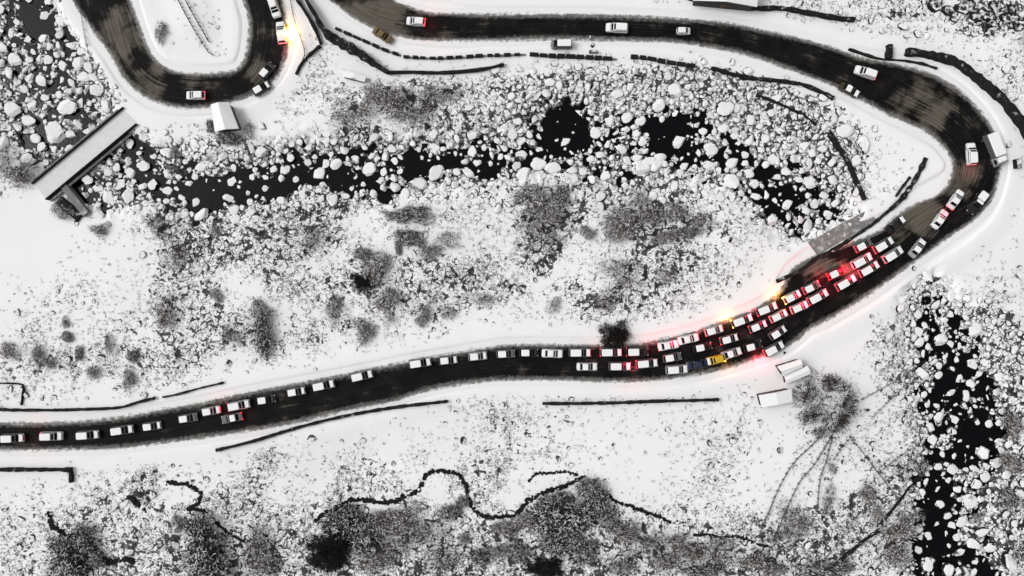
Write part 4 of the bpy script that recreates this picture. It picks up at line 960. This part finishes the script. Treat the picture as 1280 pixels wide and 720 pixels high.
CARS = [
 (15,548,2,'suv','grey','white car half lit pink at the left edge, last in the lower queue',LQ,'rb',0),
 (63.5,545.5,1,'suv','silver','second car from the left edge on the lower road, brake lights glowing red',LQ,'rb',1.3),
 (109,544,4,'suv','grey','third car from the left edge on the lower road, dark windscreen and pale bonnet',LQ,'rb',0),
 (152,538,8,'suv','grey','fourth car from the left edge, all white, close behind the fifth',LQ,'rb',0),
 (189,533,8,'hatch','grey','fifth car from the left edge on the lower road, white roof, grey bonnet',LQ,'rb',0),
 (234,523,9,'hatch','grey','sixth car from the left edge, dark grey bonnet without snow',LQ,'r',0),
 (263,514,10,'hatch','silver','seventh car from left edge, pink bonnet behind a braking car',LQ,'rb',0),
 (298,507,11,'suv','silver','eighth car from left edge, braking next to a car in the other lane',LQ,'rb',1.2),
 (289,523,192,'sedan','grey','single car in the outer lane at left, facing left with red lights',LQ,'r',.8),
 (332,500,9,'hatch','black','dark car with only a small white roof, just right of the braking pair',LQ,'r',0),
 (369.5,490,10,'hatch','grey','white-roofed car, left one of two close cars on the left lower road',LQ,'rb',0),
 (404,482,12,'suv','grey','white-roofed car, right one of two close cars on the left lower road',LQ,'rb',0),
 (452,470,14,'suv','grey','lone white-roofed car with wide gaps before and behind on the lower road',LQ,'rb',0),
 (525,454,9,'suv','grey','white-roofed car after the wide gap, rearmost of the middle row',LQ,'rb',0),
 (560,450.5,6,'hatch','grey','second car of the middle row, just ahead of the gap',LQ,'rb',0),
 (597,445.5,6,'hatch','silver','third car of the middle row with a grey bonnet',LQ,'rb',0),
 (632,442.5,3,'hatch','grey','fourth car of the middle row with a small white roof',LQ,'r',0),
 (661,441,0,'hatch','black','black car with a white roof in the middle row left of the sedan',LQ,'r',0),
 (690.5,442,-2,'sedan','white','white sedan with snow on its boot in the upper lane of the middle row',LQ,'rbt',0),
 (725,441,0,'suv','grey','white car with a pink-lit bonnet, upper lane left of the brown bush',LQ,'rb',0),
 (764,440.5,1,'suv','grey','braking car directly below the brown bush, black windscreen',LQ,'rb',1.0),
 (797,440,1,'suv','black','dark car with a long white roof, right of the brown bush',LQ,'r',.5),
 (734,458.5,0,'sedan','silver','grey sedan, first in the lower lane where two lanes begin',LQ,'rbt',0),
 (775,458,0,'suv','grey','white car with pink bonnet in the lower lane, second of its lane',LQ,'rb',0),
 (809,454.5,5,'suv','grey','braking car in the lower lane, third along',LQ,'rb',1.0),
 (841,447,10,'hatch','grey','snow-roofed car squeezed between two lanes, above the lowest car',LQ,'r',0),
 (846.5,462,4,'suv','silver','lowest car of the two-lane queue, left of the dark blue car',LQ,'rb',0),
 (872,456,190,'sedan','blue','dark blue car facing left beside the yellow car',LQ,'',0),
 (895,450,194,'hatch','yellow','bright yellow car with orange tail lights',LQ,'b',0,.5),
 (836,432,10,'sedan','white','white sedan in red light, upper lane of the rising queue, first past the bush',JQ,'rbt',.5),
 (861,424,13,'sedan','white','white sedan in the upper lane, second of the rising queue',JQ,'rbt',.6),
 (893,413,16,'hatch','silver','small-roofed car in upper lane left of the blinking car',JQ,'rb',.4),
 (928,400.5,20,'suv','grey','car with orange lights blinking behind it, upper lane of the jam',JQ,'rb',.3,.9),
 (879,434,13,'hatch','black','black car with a white roof in the middle of the jam, above the blue car',JQ,'r',0),
 (912,424,15,'hatch','grey','white-roofed car in the middle lane above the yellow car',JQ,'rb',.3),
 (915,442,18,'sedan','silver','silver sedan just behind the yellow car, right of it',JQ,'rb',0),
 (942,433,15,'hatch','black','white-roofed car with a dark bonnet in the lowest lane right of the silver sedan',JQ,'r',0),
 (948,408,22,'hatch','grey','white-roofed car in the middle lane below the car with blinking lights',JQ,'rb',.2),
 (959,386,22,'suv','grey','upper lane car with a pink bonnet, left of the pale orange glow',JQ,'rb',.5),
 (974,395,25,'hatch','silver','car with pink windscreen surround, middle lane under the pale orange glow',JQ,'rb',.4),
 (991,371,28,'hatch','silver','car bathed in pale orange light at the inner edge of the bend',JQ,'rb',.3,1.6),
 (1000,384,23,'hatch','silver','white-roofed car in the middle lane right of the pale orange glow',JQ,'rb',.4),
 (1023,371,28,'suv','grey','long white car in the outer lane with red light behind it',JQ,'rb',1.0),
 (1015,359,26,'hatch','grey','small white roof at the lower left tip of the red patch',JQ,'r',.7),
 (1046,341,26,'hatch','red','white-roofed car in the heart of the red patch',JQ,'r',1.6),  # red body colour carries the brake light falling on a dark car
 (1058,353,30,'suv','grey','white car with pink bonnet below the heart of the red patch',JQ,'rb',.8),
 (1078,326,28,'suv','silver','white car with pink windscreen, upper right of the red patch',JQ,'rb',1.6),
 (1087,336,29,'suv','grey','clean white car at the lower right of the red patch, brakes lit',JQ,'rb',1.3),
 (1080,306.5,28,'hatch','grey','pink-tinted small car nearest the snowy verge above the red patch',JQ,'r',.4),
 (1105,306,31,'suv','grey','white-roofed car with a pale yellow bonnet, upper lane leader',JQ,'rb',1.0),
 (1117,318,32,'suv','silver','white car with an orange-lit bonnet, front of the outer jammed row',JQ,'rb',.2),
 (973,416,32,'hatch','grey','white car alone in the outermost lane below the jam',JQ,'rb',0),
 (968,436,28,'suv','grey','white car half on the snow above the sheds, red light behind it',JQ,'rb',1.4),
 (1148,310,52,'sedan','silver','silver car standing apart outside the bend, right of the jam front',JQ,'rb',0),
 (1176,274,54,'sedan','white','white car with a pink bonnet on the bend, left one of two in line',JQ,'rt',0),
 (1196,249,55,'sedan','white','white car with red lights on the bend, ahead of the pink-bonneted one',JQ,'rb',1.3),
 (1121,280,36,'sedan','black','black car with little snow parked on the inner verge of the bend',JQ,'b',0),
 (1215.5,192,93,'suv','white','white car facing up at the far right of the bend with red light below it',UQ,'rb',.9),
 (1083,90,161,'suv','white','white car with one red corner on the upper road before the wide bend',UQ,'rb',.25),
 (1063,112,-28,'sedan','olive','snow-crusted olive car parked on the inner verge under the upper road',UQ,'rb',0),
 (771.5,34,177,'suv','white','large white vehicle with a black windscreen mid upper road',UQ,'rb',0),
 (519.5,26,175,'hatch','white','white car on the upper road leaving a red glow behind it',UQ,'rb',2.2),
 (478,43,-33,'sedan','brown','olive brown car without snow, parked by the dashed parapet',UQ,'',0),
 (243.5,118.5,180,'hatch','white','white car facing left at the bottom of the hairpin, above the house',HQ,'rb',.2),
 (326,110,32,'hatch','black','black car with patchy snow parked at the lower right of the hairpin',HQ,'rb',0),
 (333,88,50,'hatch','black','dark car with a small white roof above the parked one on the hairpin',HQ,'r',0),
 (342,8,-72,'suv','white','white car cut by the top edge on the hairpin above the orange glow',HQ,'rb',0),
]
for c_ in CARS:
    px, py, ang, kind, paint, label, grp, snow, brake = c_[:9]; hz_ = c_[9] if len(c_) > 9 else 0
    DEL += car(px, py, ang, kind, paint, label, grp, snow, brake, hz_)
DEL += car(351, 40, 97, 'suv', 'white', 'car lost in the bright orange glow on the hairpin', HQ, 'rb', 1.6, 0)
gl = [o for o in bpy.data.objects if o.get('label') == 'car lost in the bright orange glow on the hairpin'][0]
for sy in (.4, -.4):
    MB().box((-.6, sy, 1.9), (.22, .35, .16), 0, .04).build('added_amber_block', M['amberlit'], gl)  # lit blocks added on the roof to go with the amber glow
glow(gl, -.2, -1.35, 1.0, (1, .55, .13), 750, 'added_amber_glow', .3)  # added light, held low beside the car to colour the snow bank
DEL += car(855, 38, 0, 'micro', 'white', 'tiny white car alone in the upper lane of the upper road', UQ, 'r', 0)
DEL += car(702, 55, 180, 'van', 'grey', 'grey-fronted van with a snowy roof parked on the upper road verge', UQ, 'r', 0)
DEL += car(1223, 253, 233, 'pickup', 'black', 'black-fronted pickup with a snow-filled bed on the outer bend', JQ, 'r', 0, z=.05)
DEL += car(1243, 187, -68, 'lorry', 'silver', 'lorry with a long snowy cargo box facing down at the right', JQ, 'r', 0)
for c in DEL: bpy.data.objects.remove(c)
